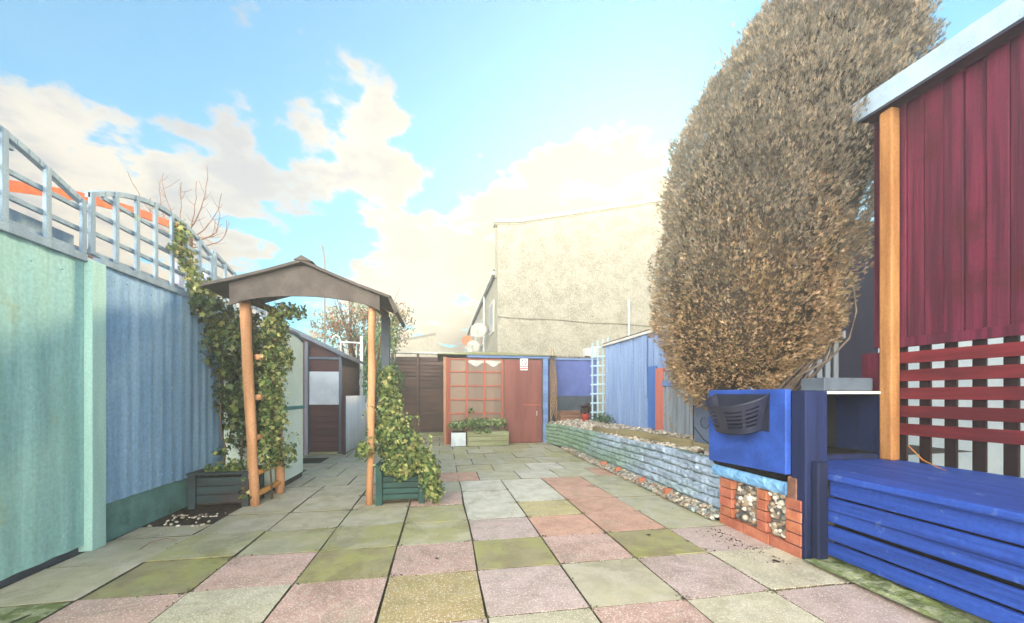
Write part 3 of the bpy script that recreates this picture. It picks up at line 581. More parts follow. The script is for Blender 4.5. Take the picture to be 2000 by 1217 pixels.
# ------------------------------------------------------------ HUT
t=thing('garden_hut',(-2.5,9.6,0),'small dark brown hut with a boarded white window beyond the arbour','hut')
mb=MB()
zb=0
while zb<2.0: mb.box((-3.4,8.80,zb),(-2.04,8.83,zb+.125)); zb+=.13
mb.box((-3.4,8.83,0),(-2.06,10.7,2.02)); mb.prism([(-3.4,8.82,2.02),(-2.06,8.82,2.02),(-3.4,8.82,2.72)],(0,1.88,0)); mb.build('wall','hut_brown',t)
MB().box((-2.67,8.775,1.02),(-2.09,8.797,1.70)).build('boarded_window','hut_board',t,bevel=.004)
mb=MB(); mb.box((-2.74,8.74,0),(-2.675,8.80,2.3)); mb.box((-2.085,8.74,0),(-2.03,8.80,2.03)); mb.box((-2.675,8.76,1.95),(-2.085,8.80,2.0)); mb.build('door_frame','hut_frame',t,bevel=.004)
mb=MB(); mb.prism([(-3.5,8.6,2.76),(-1.93,8.6,1.98),(-1.93,8.6,2.04),(-3.5,8.6,2.82)],(0,2.25,0)); mb.build('roof','hut_frame',t)
MB().box((-2.64,8.70,.005),(-2.10,8.76,.05)).build('threshold','trough_wood',t)
t=thing('corrugated_panel',(-1.93,9.6,0),'white corrugated sheet standing beside the brown hut','panel')
mb=MB(); wave_panel(mb,-1.93,8.68,10.8,.03,1.20,amp=.012,wl=.10,th=.006); mb.build('sheet','corrugated',t,smooth=True)
MB().box((-1.99,8.62,0),(-1.93,8.67,1.22)).build('post','hut_brown',t)
t=thing('white_rail',(-2.5,11.2,0),'white painted rail with a curled end above the hut roof','rail')
mb=MB(); mb.tube([(-2.62,11.2,0),(-2.62,11.2,2.62),(-2.66,11.2,2.75),(-2.74,11.2,2.80),(-2.82,11.2,2.74),(-2.80,11.2,2.66)],.02,8); mb.build('post','white_paint',t,smooth=True)
MB().tube([(-2.62,11.2,2.62),(-2.1,11.2,2.60)],.02,8).build('rail','white_paint',t); MB().box((-2.13,11.17,0),(-2.06,11.24,2.78)).build('post','white_paint',t)
# shrubs behind
t=thing('red_berry_shrub',(-2.6,12.5,0),'tall shrub with sparse russet leaves behind the hut','shrub')
mb=MB(); rs=random.Random(3); tips=[]
for k in range(26):
    a=rs.uniform(0,2*PI); q=Vector((-2.45+1.5*math.cos(a)*rs.random(),12.5+.8*math.sin(a),rs.uniform(3.2,4.55)))
    p=Vector((-2.5+rs.uniform(-.2,.2),12.5,1.4)); mid=p.lerp(q,.5)+Vector((rs.uniform(-.2,.2),0,.1)); pts=[p,mid,q]; mb.tube([p.lerp(mid,.5),mid,mid.lerp(q,.5),q],[.03,.02,.012,.005],5); tips.append(q)
mb.tube([(-2.5,12.5,0),(-2.5,12.5,1.6)],[.09,.07],7); mb.build('trunk','bark',t)
blob_leaves('crown',[(-2.2,12.5,3.6,1.05,.7,.6),(-3.1,12.5,3.3,.7,.6,.55),(-1.3,12.5,3.5,.55,.5,.6),(-2.4,12.5,2.9,1.4,.6,.5)],3800,(.06,.11),[hexc('#a5603c'),hexc('#7d8a5c'),hexc('#5f6e46'),hexc('#b98a62'),hexc('#8c5238')],[.15,.3,.3,.1,.15],shape=(OVAL,OVALF),parent=t,shell=.95)
t=thing('evergreen_shrub',(-1.9,11.6,0),'bushy green evergreen beside the brown hut','shrub')
MB().tube([(-1.8,11.6,0),(-1.8,11.6,1.5)],[.08,.05],7).build('trunk','bark',t)
blob_leaves('crown',[(-1.75,11.6,2.3,.52,.5,.75),(-1.55,11.5,1.6,.55,.5,.6),(-2.1,11.6,1.7,.5,.5,.7),(-1.5,11.6,2.9,.35,.4,.5)],4200,(.05,.10),[hexc('#5c8a50'),hexc('#46703f'),hexc('#7ba862'),hexc('#3a5a38')],shape=(OVAL,OVALF),parent=t,shell=.6)
t=thing('leafy_branch',(-.55,6.4,0),'thin leafy twigs hanging beside the right eave of the arbour','branch')
mb=MB(); mb.tube([(-1.2,7.2,0),(-1.15,7.2,1.4),(-1.0,7.0,2.2),(-.85,6.8,2.55)],[.025,.02,.014,.008],6); mb.tube([(-1.0,7.0,2.2),(-.7,6.9,2.3),(-.45,6.9,2.42)],[.01,.006,.003],5); mb.tube([(-.85,6.8,2.5),(-.75,6.8,2.1),(-.72,6.8,1.9)],[.006,.004,.002],5); mb.build('twigs','twig',t)
blob_leaves('foliage',[(-.80,6.85,2.45,.16,.2,.2),(-.74,6.8,2.15,.07,.1,.25),(-1.0,6.9,2.6,.3,.3,.25)],230,(.04,.07),ICOL,IW,shape=(OVAL,OVALF),parent=t,shell=.9)
# ------------------------------------------------------------ FAR FENCE, GREENHOUSE
t=thing('lapped_fence',(-.6,12.3,0),'dark brown horizontal lap fence across the far left of the patio','fence')
mb=MB(); z=.05
while z<2.35:
    for xa,xb in ((-1.35,-.72),(-.66,1.2)): mb.poly([(xa,12.3,z),(xb,12.3,z),(xb,12.33,z+.12),(xa,12.33,z+.12),(xa,12.36,z),(xb,12.36,z),(xb,12.36,z+.12),(xa,12.36,z+.12)],[(0,1,2,3),(5,4,7,6),(3,2,6,7),(1,0,4,5),(0,3,7,4),(2,1,5,6)])
    z+=.115
mb.build('boards','dark_timber',t)
for x in (-1.42,-.69): MB().box((x-.035,12.24,0),(x+.035,12.36,2.45)).build('post','red_brown' if x<-1 else 'dark_timber',t,bevel=.004)
mb=MB(); mb.box((-1.46,12.2,2.45),(1.2,12.42,2.50)); mb.build('capping','white_trim',t)
MB().box((-1.15,11.95,0),(.35,12.22,.10)).build('step','trough_wood',t,bevel=.006)
g=thing('summerhouse',(1.35,10.5,0),'low summerhouse with red glazing bars and a red brown door across the far end','summerhouse')
MB().box((.10,9.93,0),(2.56,11.8,2.13)).build('wall','greenhouse_panel',g)
fr=MB()
for x in (.19,.62,1.06,1.50): fr.box((x-.02,9.895,.30),(x+.02,9.93,2.10))
for z in (.76,1.10,1.44,1.79,2.10): fr.box((.21,9.90,z-.016),(1.48,9.925,z+.016))
fr.build('glazing_bars','red_frame',g,bevel=.002)
MB().box((.05,9.87,0),(.12,9.93,2.15)).build('corner_post','tan_frame',g,bevel=.004)
MB().box((.122,9.88,.0),(.172,9.928,2.14)).build('corner_post','red_frame',g,bevel=.004)
MB().box((.175,9.905,0),(1.52,9.929,.30)).build('lower_panel','red_brown',g)
for x0,x1 in ((.65,1.04),(1.08,1.48)):
    mb=MB(); n=10; P=[(x0+(x1-x0)*i/n,9.92,2.09) for i in range(n+1)]+[(x0+(x1-x0)*i/n,9.915,1.97+.05*math.cos(2*PI*i/n)) for i in range(n+1)]; mb.poly(P,[(i,i+n+1,i+n+2,i+1) for i in range(n)]); mb.build('curtain','curtain',g)
mb=MB(); mb.box((1.56,9.87,.01),(2.52,9.925,2.10)); d=mb.build('door','red_brown',g,bevel=.005)
MB().box((2.04,9.862,.95),(2.46,9.869,.98)).build('ledge','red_frame',d)
MB().tube([(2.38,9.86,.80),(2.38,9.84,.80),(2.38,9.84,.70),(2.38,9.86,.70)],.01,6).build('handle','pvc_grey',d)
MB().box((2.55,9.86,0),(2.68,9.95,2.16)).build('side_post','blue_trim',g,bevel=.004)
MB().box((.62,9.84,2.14),(2.72,9.90,2.22)).build('fascia','blue_trim',g,bevel=.004)
mb=MB(); n=12; P=[]
for i in range(n+1):
    x=-.1+3.0*i/n; P.append((x,9.80,2.225+.055*math.sin(PI*min(1,i/n*1.15))**1.3))
mb.prism(P+[(2.9,9.80,2.205),(-.1,9.80,2.205)],(0,2.1,0)); mb.build('roof','trough_wood',g)
sg=thing('no_smoking_sign',(2.04,9.855,1.98),'white and red no smoking sign on the red brown door','sign')
MB().box((1.955,9.852,1.84),(2.145,9.862,2.13)).build('board','sign_white',sg)
mb=MB(); n=28; c=(2.05,2.035)
for i in range(n):
    a,b_=2*PI*i/n,2*PI*(i+1)/n
    mb.poly([(c[0]+.058*math.cos(a),9.848,c[1]+.058*math.sin(a)),(c[0]+.075*math.cos(a),9.848,c[1]+.075*math.sin(a)),(c[0]+.075*math.cos(b_),9.848,c[1]+.075*math.sin(b_)),(c[0]+.058*math.cos(b_),9.848,c[1]+.058*math.sin(b_))],[(0,1,2,3)])
mb.beam((c[0]-.045,9.846,c[1]+.045),(c[0]+.045,9.846,c[1]-.045),.004,.016,(0,1,0)) if False else mb.poly([(c[0]-.05,9.846,c[1]+.038),(c[0]-.038,9.846,c[1]+.05),(c[0]+.05,9.846,c[1]-.038),(c[0]+.038,9.846,c[1]-.05)],[(0,1,2,3)])
mb.build('prohibition_symbol','sign_dark',sg)
mb=MB(); mb.box((1.957,9.846,1.925),(2.143,9.851,1.945)); mb.box((1.957,9.846,1.865),(2.143,9.851,1.892)); mb.build('red_band','sign_red',sg)
# trough
t=thing('wooden_trough',(1.07,9.6,0),'mossy wooden trough on the paving below the red glazing bars','trough')
mb=MB()
for k in range(3): mb.box((.62,9.42,.01+k*.115),(1.58,9.45,.01+k*.115+.11)); mb.box((.62,9.76,.01+k*.115),(1.58,9.79,.01+k*.115+.11)); mb.box((.60,9.45,.01+k*.115),(.63,9.76,.01+k*.115+.11)); mb.box((1.57,9.45,.01+k*.115),(1.60,9.76,.01+k*.115+.11))
mb.build('boards','trough_wood',t,bevel=.006); MB().box((.635,9.455,.02),(1.565,9.755,.30)).build('soil','soil',t)
t=thing('white_planter_box',(.42,9.6,0),'small white box planter left of the mossy trough','planter')
MB().box((.23,9.44,.01),(.57,9.76,.33)).build('box','white_board',t,bevel=.008); MB().box((.25,9.46,.331),(.55,9.74,.34)).build('soil','soil',t)
t=thing('ivy_plant',(.9,9.6,.34),'green ivy spread over the trough and white box by the far door','ivy')
stems(t,[[(.4,9.6,.3),(.6,9.6,.5),(.9,9.6,.55),(1.3,9.6,.5)]])
blob_leaves('foliage',[(.38,9.58,.5,.22,.2,.10),(.75,9.58,.55,.25,.2,.12),(1.05,9.58,.56,.22,.2,.10),(1.38,9.58,.56,.20,.2,.11),(.95,9.42,.36,.25,.04,.07),(.72,9.6,.85,.05,.05,.08)],1300,(.035,.065),[hexc('#6f8a58'),hexc('#8fa06c'),hexc('#54704a'),hexc('#a8b488')],parent=t)
# ------------------------------------------------------------ RAISED BED
WX=2.70
def wx(y): return 2.74+.035*min(1,(y-3.4)/2)+.05*math.sin(max(0,y-7)*.5)-.12*max(0,y-8.6)**1.5
def bed_wall():
    # mock stone walling: courses of rough blocks along x=wx(y), from y=3.45 to y=10.0
    y0,y1=3.40,10.02; dy=.011; ny=int((y1-y0)/dy); nzv=60; ztop=lambda y:.60-.012*(y-3.4)+.02*nz(y,0,0,.8)-(max(0,y-8.5))*.02
    v=[];jt=[];bi=[]
    bl={}
    def blk(r,y):
        if r not in bl:
            rr=random.Random(100+r); e=[y0-.3*rr.random()]
            while e[-1]<y1+.6: e.append(e[-1]+rr.uniform(.22,.46))
            bl[r]=e
        e=bl[r]
        for i in range(len(e)-1):
            if e[i]<=y<e[i+1]: return i,e[i],e[i+1]
        return 0,y,y+.3
    NR=6
    for j in range(ny+1):
        y=y0+j*dy; zt_=ztop(y)
        for i in range(nzv+1):
            z=zt_*i/nzv; rf=(z/zt_)*NR+.16*nz(y,0,2,1.3)+.10*nz(y,z,4,7); r=min(NR-1,max(0,int(rf))); fr_=rf-r
            k,a,b_=blk(r,y)
            ez=min(fr_,1-fr_)*zt_/NR; ey=min(y-a,b_-y)
            rx=min(1,max(0,ez)/.020); ry=min(1,max(0,ey)/.016)
            ed=min(rx,.25+.75*ry); d=.034*(ed**.4)+.030*abs(nz(y*6,z*9,r*3.1+k))*ed+.020*nz(y*19,z*26,k)*ed+.008*nz(y*60,z*60,2)+.008*math.sin(k*12.9+r*7.7)*ed; jt.append(ed); bi.append(math.sin(k*91.7+r*37.1))
            v.append((wx(y)-d,y,z-.002))
    F=np.array([(j*(nzv+1)+i,j*(nzv+1)+i+1,(j+1)*(nzv+1)+i+1,(j+1)*(nzv+1)+i) for j in range(ny) for i in range(nzv)])
    v=np.array(v); yc=v[F[:,0],1]; zc=v[F[:,0],2]
    blue=np.array(hexc('#98aac0')); gr=np.array(hexc('#7f9c86')); t=np.clip((yc-4.4)/3.2+.25*np.sin(yc*3.1+zc*9)-.9*(zc-.25),0,1)[:,None]
    c=blue*(1-t)+gr*t; jt=np.array(jt)[F].mean(1)[:,None]; bi=np.array(bi)[F[:,0]][:,None]; c=c*(1+.13*bi); c=np.where(jt<.30,np.array(hexc('#66766e')),c)
    ob=np_mesh('facing',v,F,c,'stone_wall',wall,smooth=False)
wall=thing('retaining_wall',(2.72,6.7,0),'low curved retaining wall of blue grey mock stone blocks','retaining wall')
bed_wall()
mb=MB(); yy=[3.56+6.4*i/16 for i in range(17)]
for a_,b_ in zip(yy,yy[1:]): mb.hexa([(wx(a_)+.01,a_,-.05),(wx(a_)+.16,a_,-.05),(wx(b_)+.16,b_,-.05),(wx(b_)+.01,b_,-.05),(wx(a_)+.01,a_,.555),(wx(a_)+.16,a_,.555),(wx(b_)+.16,b_,.50),(wx(b_)+.01,b_,.50)])
mb.build('core','mortar',wall)
tag(MB().poly([(2.80,3.56,.54),(6,3.56,.58),(6,10.4,.55),(2.85,10.4,.49)],[(0,1,2,3)]).build('raised_bed_soil','soil'),kind='structure')
def bedpt():
    y=3.5+6.3*random.random()**.9; u=random.random(); x=wx(y)+.0+ (3.55-wx(y))*u
    return (x,y,.575-.010*(y-3.5)+.07*u+random.uniform(-.012,.02)+.03*nz(x,y,0,4))
pebbles('pebbles',bedpt,5200,(.018,.036),PEB,'grey and white pebbles covering the raised bed','pebbles',w=[.26,.26,.16,.06,.2,.06])
def edgept():
    y=3.46+random.random()*5.2; u=random.random(); h=max(0,1-(y-3.5)/8)
    return (wx(y)-.05-.11*u,y,.02+.06*(1-u)*h+random.uniform(0,.02))
pebbles('pebbles',edgept,1700,(.016,.034),[PEB[0],PEB[1],PEB[2],PEB[3],PEB[5],hexc('#8a9aa0')],'rounded cobbles set along the foot of the retaining wall','pebbles')
for i,(y,lb) in enumerate(((4.35,'red edging brick in the cobbles nearest the brick plinth'),(5.0,'red edging brick in the cobbles halfway along the blue stone wall'),(5.75,'red edging brick in the cobbles next to the green stained part of the wall'),(6.3,'red edging brick farthest from the viewer in the cobble strip'))):
    m_=MB(); m_.col=(1,1,1); m_.box((wx(y)-.15,y-.03,0),(wx(y)-.06,y+.03,.115),.004); tag(m_.build('edging_brick','brick',bevel=.006),lb,'brick','bricks in the cobble edging')
for (p,q,lb) in (((2.80,7.05,.60),(2.86,6.15,.60),'short dark timber edging piece on the raised bed near the trellis'),((2.84,6.0,.64),(2.98,4.35,.64),'long weathered timber edging piece on the raised bed beside the pebbles'),((2.98,4.3,.62),(3.0,3.8,.62),'stub of weathered timber edging beside the scroll bracket')):
    tag(MB().beam(p,q,.07,.09).build('timber_edging','timber_edge',bevel=.006),lb,'timber','timber edging on the raised bed')
# blue back fence on the bed
t=thing('boarded_fence',(3.65,7.0,.55),'pale blue vertical board fence with sloping white top edge behind the raised bed','fence')
mb=MB(); y=5.95; rs=random.Random(8)
while y<8.45:
    w_=rs.uniform(.10,.17); d=rs.choice((0,0,.012,.022)); mb.box((3.62-d,y+.003,.55+rs.uniform(0,.03)),(3.66,min(y+w_,8.45)-.003,2.30)); y+=w_
mb.build('boards','blue_board',t,bevel=.003)
MB().box((3.58,6.55,1.2),(3.597,6.72,2.28)).build('cover_strip','blue_board',t,bevel=.003)
MB().box((3.585,6.24,.6),(3.60,6.52,1.72)).build('patch_board','mid_blue',t,bevel=.003)
MB().box((3.55,5.6,2.30),(3.72,8.5,2.345)).build('capping','white_trim',t); MB().box((3.57,5.6,2.346),(3.74,8.5,2.37)).build('roof_edge','hut_brown',t)
mb=MB(); mb.box((3.665,4.7,.55),(3.70,5.94,2.30)); mb.build('rear_boards','blue_board',t)
tag(MB().box((3.50,5.90,.57),(3.56,6.12,1.66)).build('board','salmon_paint',bevel=.004),'upright salmon red board leaning beside the blue picket gate','board')
t=thing('picket_gate',(3.55,5.4,.58),'small blue and grey picket gate on the raised bed','gate')
mb=MB(); y=5.02; i=0
while y<5.88: mb.box((3.52,y,.6),(3.54,y+.085,1.58+.05*nz(y,0,0,5))); y+=.105
mb.build('pickets','grey_board',t,bevel=.003)
MB().box((3.49,4.98,1.36),(3.519,5.9,1.45)).build('rail','blue_trim',t,bevel=.003)
t=thing('wire_scroll_bracket',(3.05,4.1,.6),'black wire scroll stand in front of the slate grey board','bracket')
mb=MB(); mb.tube([(3.02,4.4,.6),(3.02,4.4,1.25)],.008,6)
def spiral(cy,cz,r,turn,dirn):
    return [(3.02,cy+dirn*r*(1-i/22)*math.cos(turn*i/14*PI),cz+r*(1-i/22)*math.sin(turn*i/14*PI)) for i in range(15)]
mb.tube(spiral(4.22,1.12,.13,1.6,1),.005,5); mb.tube(spiral(4.2,.92,.10,-1.6,-1),.005,5); mb.tube([(3.02,4.4,.85),(3.02,4.2,.70),(3.02,3.95,.62)],.006,5); mb.build('wire','black_metal',t)
tag(MB().box((3.10,3.60,.55),(3.14,4.50,1.36)).build('backing_board','slate_board',bevel=.004),'slate grey board standing behind the wire scroll stand','board')
# white ladder trellis
t=thing('ladder_trellis',(3.45,8.6,.55),'narrow pale blue lattice trellis at the corner of the blue fence','trellis')
mb=MB(); a=R(18)
def lt(u,dz=0,dy=0): return (3.36+u*math.cos(a),8.62-u*math.sin(a)+dy)
for k in range(4):
    u=.02+k*.115; x,y=lt(u); mb.box((x-.018,y-.012,.66+.0*k),(x+.018,y+.012,2.40+.045*k),.003)
for k in range(8):
    z=.82+k*.21; (xa,ya),(xb,yb)=lt(-.03),lt(.40); mb.beam((xa,ya-.02,z),(xb,yb-.02,z+.02),.012,.035)
mb.build('lattice','pale_trellis',t,bevel=.002)
# blue panel wall at far right
t=thing('blue_boundary_wall',(3.7,10.4,0),'flat navy blue panel wall between the summerhouse and lattice trellis','wall')
MB().box((2.75,10.40,1.18),(4.25,10.48,2.16)).build('panel','navy_panel',t,bevel=.004); MB().box((2.75,10.42,0),(4.25,10.50,1.178)).build('lower_panel','slate_panel',t)
MB().box((2.72,10.36,2.162),(4.3,10.5,2.21)).build('top_trim','blue_trim',t)
mb=MB(); n=60; P=[(2.6+1.7*i/n,10.45,2.25+.018*math.sin(i*1.25)) for i in range(n+1)]; mb.prism(P+[(4.3,10.45,2.215),(2.6,10.45,2.215)],(0,1.8,.12)); mb.build('corrugated_roof','dark_roof_tile',t)
tag(MB().box((3.98,10.6,2.30),(4.28,10.9,2.52)).build('white_vent_box','white_trim',bevel=.01),'small white box on the corrugated roof behind the trellis','box')
t=thing('willow_screen',(2.86,10.0,.5),'rolled willow trellis standing upright beside the blue post','trellis')
mb=MB(); n=16
for s in (-1,1):
    for k in range(9):
        pts=[]
        for i in range(7):
            z=.55+1.72*(k*.09+.28*i/6); 
            if z>2.35: break
            wd=.075*(1-max(0,z-1.6)/.9*.6); pts.append((2.86-.02*(z-.5)+s*wd*(2*(i/6)-1),9.98+.02*s,z))
        if len(pts)>1: mb.tube(pts,.011,5)
mb.tube([(2.95,10,.5),(2.95,10,1.4),(2.90,10,2.15),(2.84,10,2.42)],.014,6); mb.tube([(2.79,10,.5),(2.77,10,1.5),(2.80,10,2.4)],.014,6); mb.build('lattice','wicker',t)
t=thing('wooden_crate',(3.3,9.9,.55),'low slatted wooden crate on the raised bed before the navy wall','crate')
mb=MB()
for k in range(3): mb.box((2.98,9.72,.56+k*.085),(3.62,9.74,.56+k*.085+.075)); mb.box((2.98,10.0,.56+k*.085),(3.62,10.02,.56+k*.085+.075)); mb.box((2.97,9.74,.56+k*.085),(2.99,10.0,.635+k*.085)); mb.box((3.61,9.74,.56+k*.085),(3.63,10.0,.635+k*.085))
mb.build('slats','old_planks',t,bevel=.003); MB().box((3.0,9.75,.56),(3.6,9.99,.74)).build('soil','soil',t)
t=thing('plant_pot',(3.55,9.2,.55),'red plant pot with a dark plant beside the ladder trellis','plant pot')
MB().tube([(3.42,9.15,.55),(3.42,9.15,.68),(3.42,9.15,.76)],[.07,.095,.10],16).build('pot','terracotta',t,smooth=True)
blob_leaves('plant',[(3.44,9.15,.88,.17,.15,.12)],260,(.05,.09),[hexc('#4a2a33'),hexc('#5b3440'),hexc('#33402c')],shape=(OVAL,OVALF),parent=t,shell=.9,down=-.3)
t=thing('low_shrub',(3.5,8.2,.55),'low grey green shrub on the pebbles at the foot of the blue fence','shrub')
stems(t,[[(3.48,8.1,.55),(3.45,8.0,.72)]],'twig'); blob_leaves('foliage',[(3.48,8.1,.68,.14,.4,.12),(3.5,8.5,.70,.14,.2,.12)],420,(.035,.07),[hexc('#5a7a5c'),hexc('#476350'),hexc('#78947c')],shape=(OVAL,OVALF),parent=t,shell=.9,down=-.2)
# ------------------------------------------------------------ BRICK PLINTH + BLUE BOX
t=thing('brick_plinth',(2.75,3.0,0),'red brick plinth with cobble filled openings under the blue planter','plinth')
XF=2.645
mb=MB()
def brick(y0,y1,z0,z1):
    j=random.uniform(.85,1.12); mb.col=(j,j*random.uniform(.92,1.05),j*random.uniform(.9,1.05)); mb.box((XF+random.uniform(-.003,.003),y0+.004,z0+.004),(XF+.10,y1-.004,z1-.004),.0015)
bz=[0.0,.085]
for a,b_ in ((2.56,2.86),(2.86,3.15),(3.15,3.45)): brick(a,b_,-.03,.085)
for (a,b_) in ((2.56,2.705),(2.885,2.995),(3.28,3.45)):
    for k in range(4): brick(a,b_,.085+k*.088,.173+k*.088)
mb.build('bricks','brick',t,bevel=.004)
MB().box((XF+.05,2.57,0),(XF+.36,3.44,.60)).build('core','mortar',t)
def cob():
    a,b_=random.choice(((2.715,2.875),(3.005,3.27))); return (XF+.035+random.uniform(0,.02),random.uniform(a,b_),.10+random.random()*.34)
pebbles('cobbles',cob,170,(.018,.034),[PEB[0],PEB[5],PEB[4],PEB[3],hexc('#5a5c60')],parent=t,kind='stuff',flat=.8)
def rough_beam(name,m,x0,x1,y0,y1,z0,z1,amp,parent):
    mb=MB(); n=40; k=10; v=[]
    for i in range(n+1):
        y=y0+(y1-y0)*i/n
        for j in range(k+1):
            z=z0+(z1-z0)*j/k; e=min(j,k-j)/k*2; v.append((x0-.02*math.sin(PI*min(1,e*1.3)/2)-amp*(nz(y*14,z*18,2)+.5*nz(y*40,z*40,7)),y,z))
    F=[(i*(k+1)+j,i*(k+1)+j+1,(i+1)*(k+1)+j+1,(i+1)*(k+1)+j) for i in range(n) for j in range(k)]
    mb.poly(v,F); mb.box((x0+.01,y0,z0),(x1,y1,z1)); return mb.build(name,m,parent,smooth=False)
rough_beam('painted_block','bright_blue_render',XF+.0,XF+.12,2.70,3.53,.445,.545,.012,t)
rough_beam('grey_block','stone_wall',XF+.01,XF+.12,2.72,3.53,.548,.63,.010,t)
MB().box((XF+.005,2.60,.42),(XF+.10,2.695,.60)).build('broken_block','old_planks',t,bevel=.012)
bx=thing('planter_box',(3.1,3.1,.6),'bright blue boarded planter box on the brick plinth under the hedge','planter')
MB().hexa([(2.61,3.56,.585),(2.66,3.56,.585),(2.66,2.66,.615),(2.61,2.66,.615),(2.61,3.56,1.275),(2.66,3.56,1.275),(2.66,2.66,1.275),(2.61,2.66,1.275)]).build('front_board','royal_panel',bx,bevel=.005)
mb=MB(); mb.box((2.661,3.50,.6),(3.02,3.55,1.25)); mb.box((2.661,2.67,.6),(3.0,2.72,1.262)); mb.box((2.98,2.721,.6),(3.02,3.499,1.24)); mb.build('side_boards','deep_blue',bx,bevel=.004)
MB().box((2.665,2.725,.6),(2.975,3.495,1.20)).build('soil','soil',bx)
bp=thing('corner_post',(2.70,2.59,0),'dark blue weathered timber post between the planter box and bench','post')
mb=MB(); mb.box((2.655,2.53,-.02),(2.76,2.66,1.26),.004); mb.box((2.70,2.47,0),(2.79,2.529,.74),.004); mb.build('timber','deep_blue',bp,bevel=.008)
# basket
t=thing('wall_basket',(2.45,3.1,.95),'dark slotted plastic half round basket hung on the blue board','basket')
def bask():
    mb=MB(); n=26; k=15; cy=3.12; ry=.31; z1=1.235
    def P(i,j,off=0):
        a=PI*i/n; f=j/k; z=z1-.29*f; rr=(1-.25*f); dep=.225*(1-.35*f)
        ry2=ry*rr
        sa=abs(math.sin(a))**.75; ca=math.copysign(abs(math.cos(a))**.75,math.cos(a))
        return (2.60-(dep-off)*sa, cy+(ry2-off)*ca, z-.11*(1-f*.5)*sa)
    def cell(i0,i1,j0,j1):
        A=[P(i0,j0),P(i1,j0),P(i1,j1),P(i0,j1)]; B=[P(i0,j0,.006),P(i1,j0,.006),P(i1,j1,.006),P(i0,j1,.006)]
        mb.poly(A+B,[(0,1,2,3),(7,6,5,4),(0,4,5,1),(1,5,6,2),(2,6,7,3),(3,7,4,0)])
    for i in range(n):
        for j in range(k):
            slot = (3<=j<=12 and j%2==1 and i not in (0,1,6,7,12,13,19,24,25))
            if not slot: cell(i,i+1,j,j+1)
    for i in range(n): 
        a,b_=Vector(P(i,0)),Vector(P(i+1,0)); mb.beam(a,b_,.018,.014)
    btm=[P(i,k) for i in range(n+1)]; mb.poly(btm,[tuple(range(n,-1,-1))]); mb.poly([(x,y,z-.005) for x,y,z in btm],[tuple(range(n+1))])
    mb.box((2.598,cy-ry,z1-.30),(2.606,cy+ry,z1))
    mb.build('bowl','basket_plastic',t)
bask()
# ------------------------------------------------------------ BENCH / DECK right
bn=thing('raised_bench',(3.4,1.6,0),'bright blue slatted raised bench along the right edge','bench')
MB().box((2.80,-.3,.60),(4.02,3.30,.65)).build('top_board','royal_blue',bn,bevel=.012,seg=2)
rails=[(.485,.598,2.83,'royal_blue'),(.30,.475,2.80,'royal_blue'),(.175,.272,2.79,'royal_blue'),(.06,.155,2.79,'royal_blue')]
mb=MB()
for z0,z1,x,_ in rails: mb.box((x,-.3,z0),(x+.03,2.50,z1))
rs=random.Random(6)
for z0,z1,x,_ in rails:
    for y in (2.42,1.82,1.2,.6): 
        for zz in ((z0+.03,z1-.03) if z1-z0>.12 else ((z0+z1)/2,)): mb.tube([(x+.003,y,zz),(x-.003,y,zz)],.006,8)
mb.build('side_rails','royal_blue',bn,bevel=.005)
mb=MB(); mb.box((2.795,-.3,.385),(2.7995,2.50,.388)); mb.build('board_joint','deep_blue',bn)
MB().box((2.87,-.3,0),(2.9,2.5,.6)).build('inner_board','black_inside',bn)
lumpy('moss_verge',2.60,2.86,.3,2.50,.030,.030,'verge',70)
# open box shelf
t=thing('open_cupboard',(3.5,3.2,.65),'open fronted dark blue cupboard with a white lipped top on the bench','cupboard')
XA,XB,YF=3.06,3.90,2.98
mb=MB(); mb.box((XA-.02,YF,.651),(XA+.10,YF+.45,1.235)); mb.box((XA+.1001,YF,.651),(XB,YF+.45,.70)); mb.box((XB,YF,.651),(XB+.03,YF+.45,1.235)); mb.box((XA+.10,YF+.42,.7),(XB,YF+.45,1.235)); mb.build('carcass','deep_blue',t,bevel=.004)
MB().box((XA+.04,YF-.03,1.236),(XB+.03,YF+.46,1.262)).build('top','white_trim',t,bevel=.003)
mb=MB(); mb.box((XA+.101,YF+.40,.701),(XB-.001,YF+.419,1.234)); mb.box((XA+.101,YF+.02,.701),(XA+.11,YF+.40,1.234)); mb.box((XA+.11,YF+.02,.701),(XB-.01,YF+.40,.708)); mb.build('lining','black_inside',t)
tag(MB().box((3.40,3.05,1.264),(3.93,3.3,1.385)).build('storage_box','grey_cushion',bevel=.01),'low grey box resting on the open blue cupboard','box')
# shelter
sh=thing('garden_shelter',(4.3,1.6,0),'tall maroon boarded shelter wall with lattice screen above the bench','shelter')
mb=MB(); boards(mb,4.0,-.3,3.10,1.66,3.8,w=.13,depth=.025,sgn=-1); 
mb.v=[(x,y,z if z<2 else 3.70+.027*y) for x,y,z in mb.v]; mb.build('wall_boards','maroon',sh,bevel=.003)
mb=MB(); mb.box((3.985,3.02,.65),(4.05,3.20,1.62)); mb.box((3.97,-.3,1.645),(3.999,3.0,1.73)); mb.build('frame','maroon',sh,bevel=.004)
mb=MB()
for k in range(5): z=1.553-k*.156; mb.box((3.985,-.3,z-.050),(4.005,3.0,z+.050))
mb.build('lattice_rails','maroon_slat',sh,bevel=.003)
mb=MB(); y=-.3
y=2.66+.005-.172*17
while y<2.95: mb.box((4.006,y,.65),(4.026,y+.080,1.66)); y+=.172
mb.build('lattice_uprights','shaded_slat',sh,bevel=.003)
MB().hexa([(3.82,-.3,3.69),(3.86,-.3,3.69),(3.86,3.15,3.78),(3.82,3.15,3.78),(3.82,-.3,3.86),(3.86,-.3,3.86),(3.86,3.15,3.97),(3.82,3.15,3.97)]).build('fascia','pale_fascia',sh)
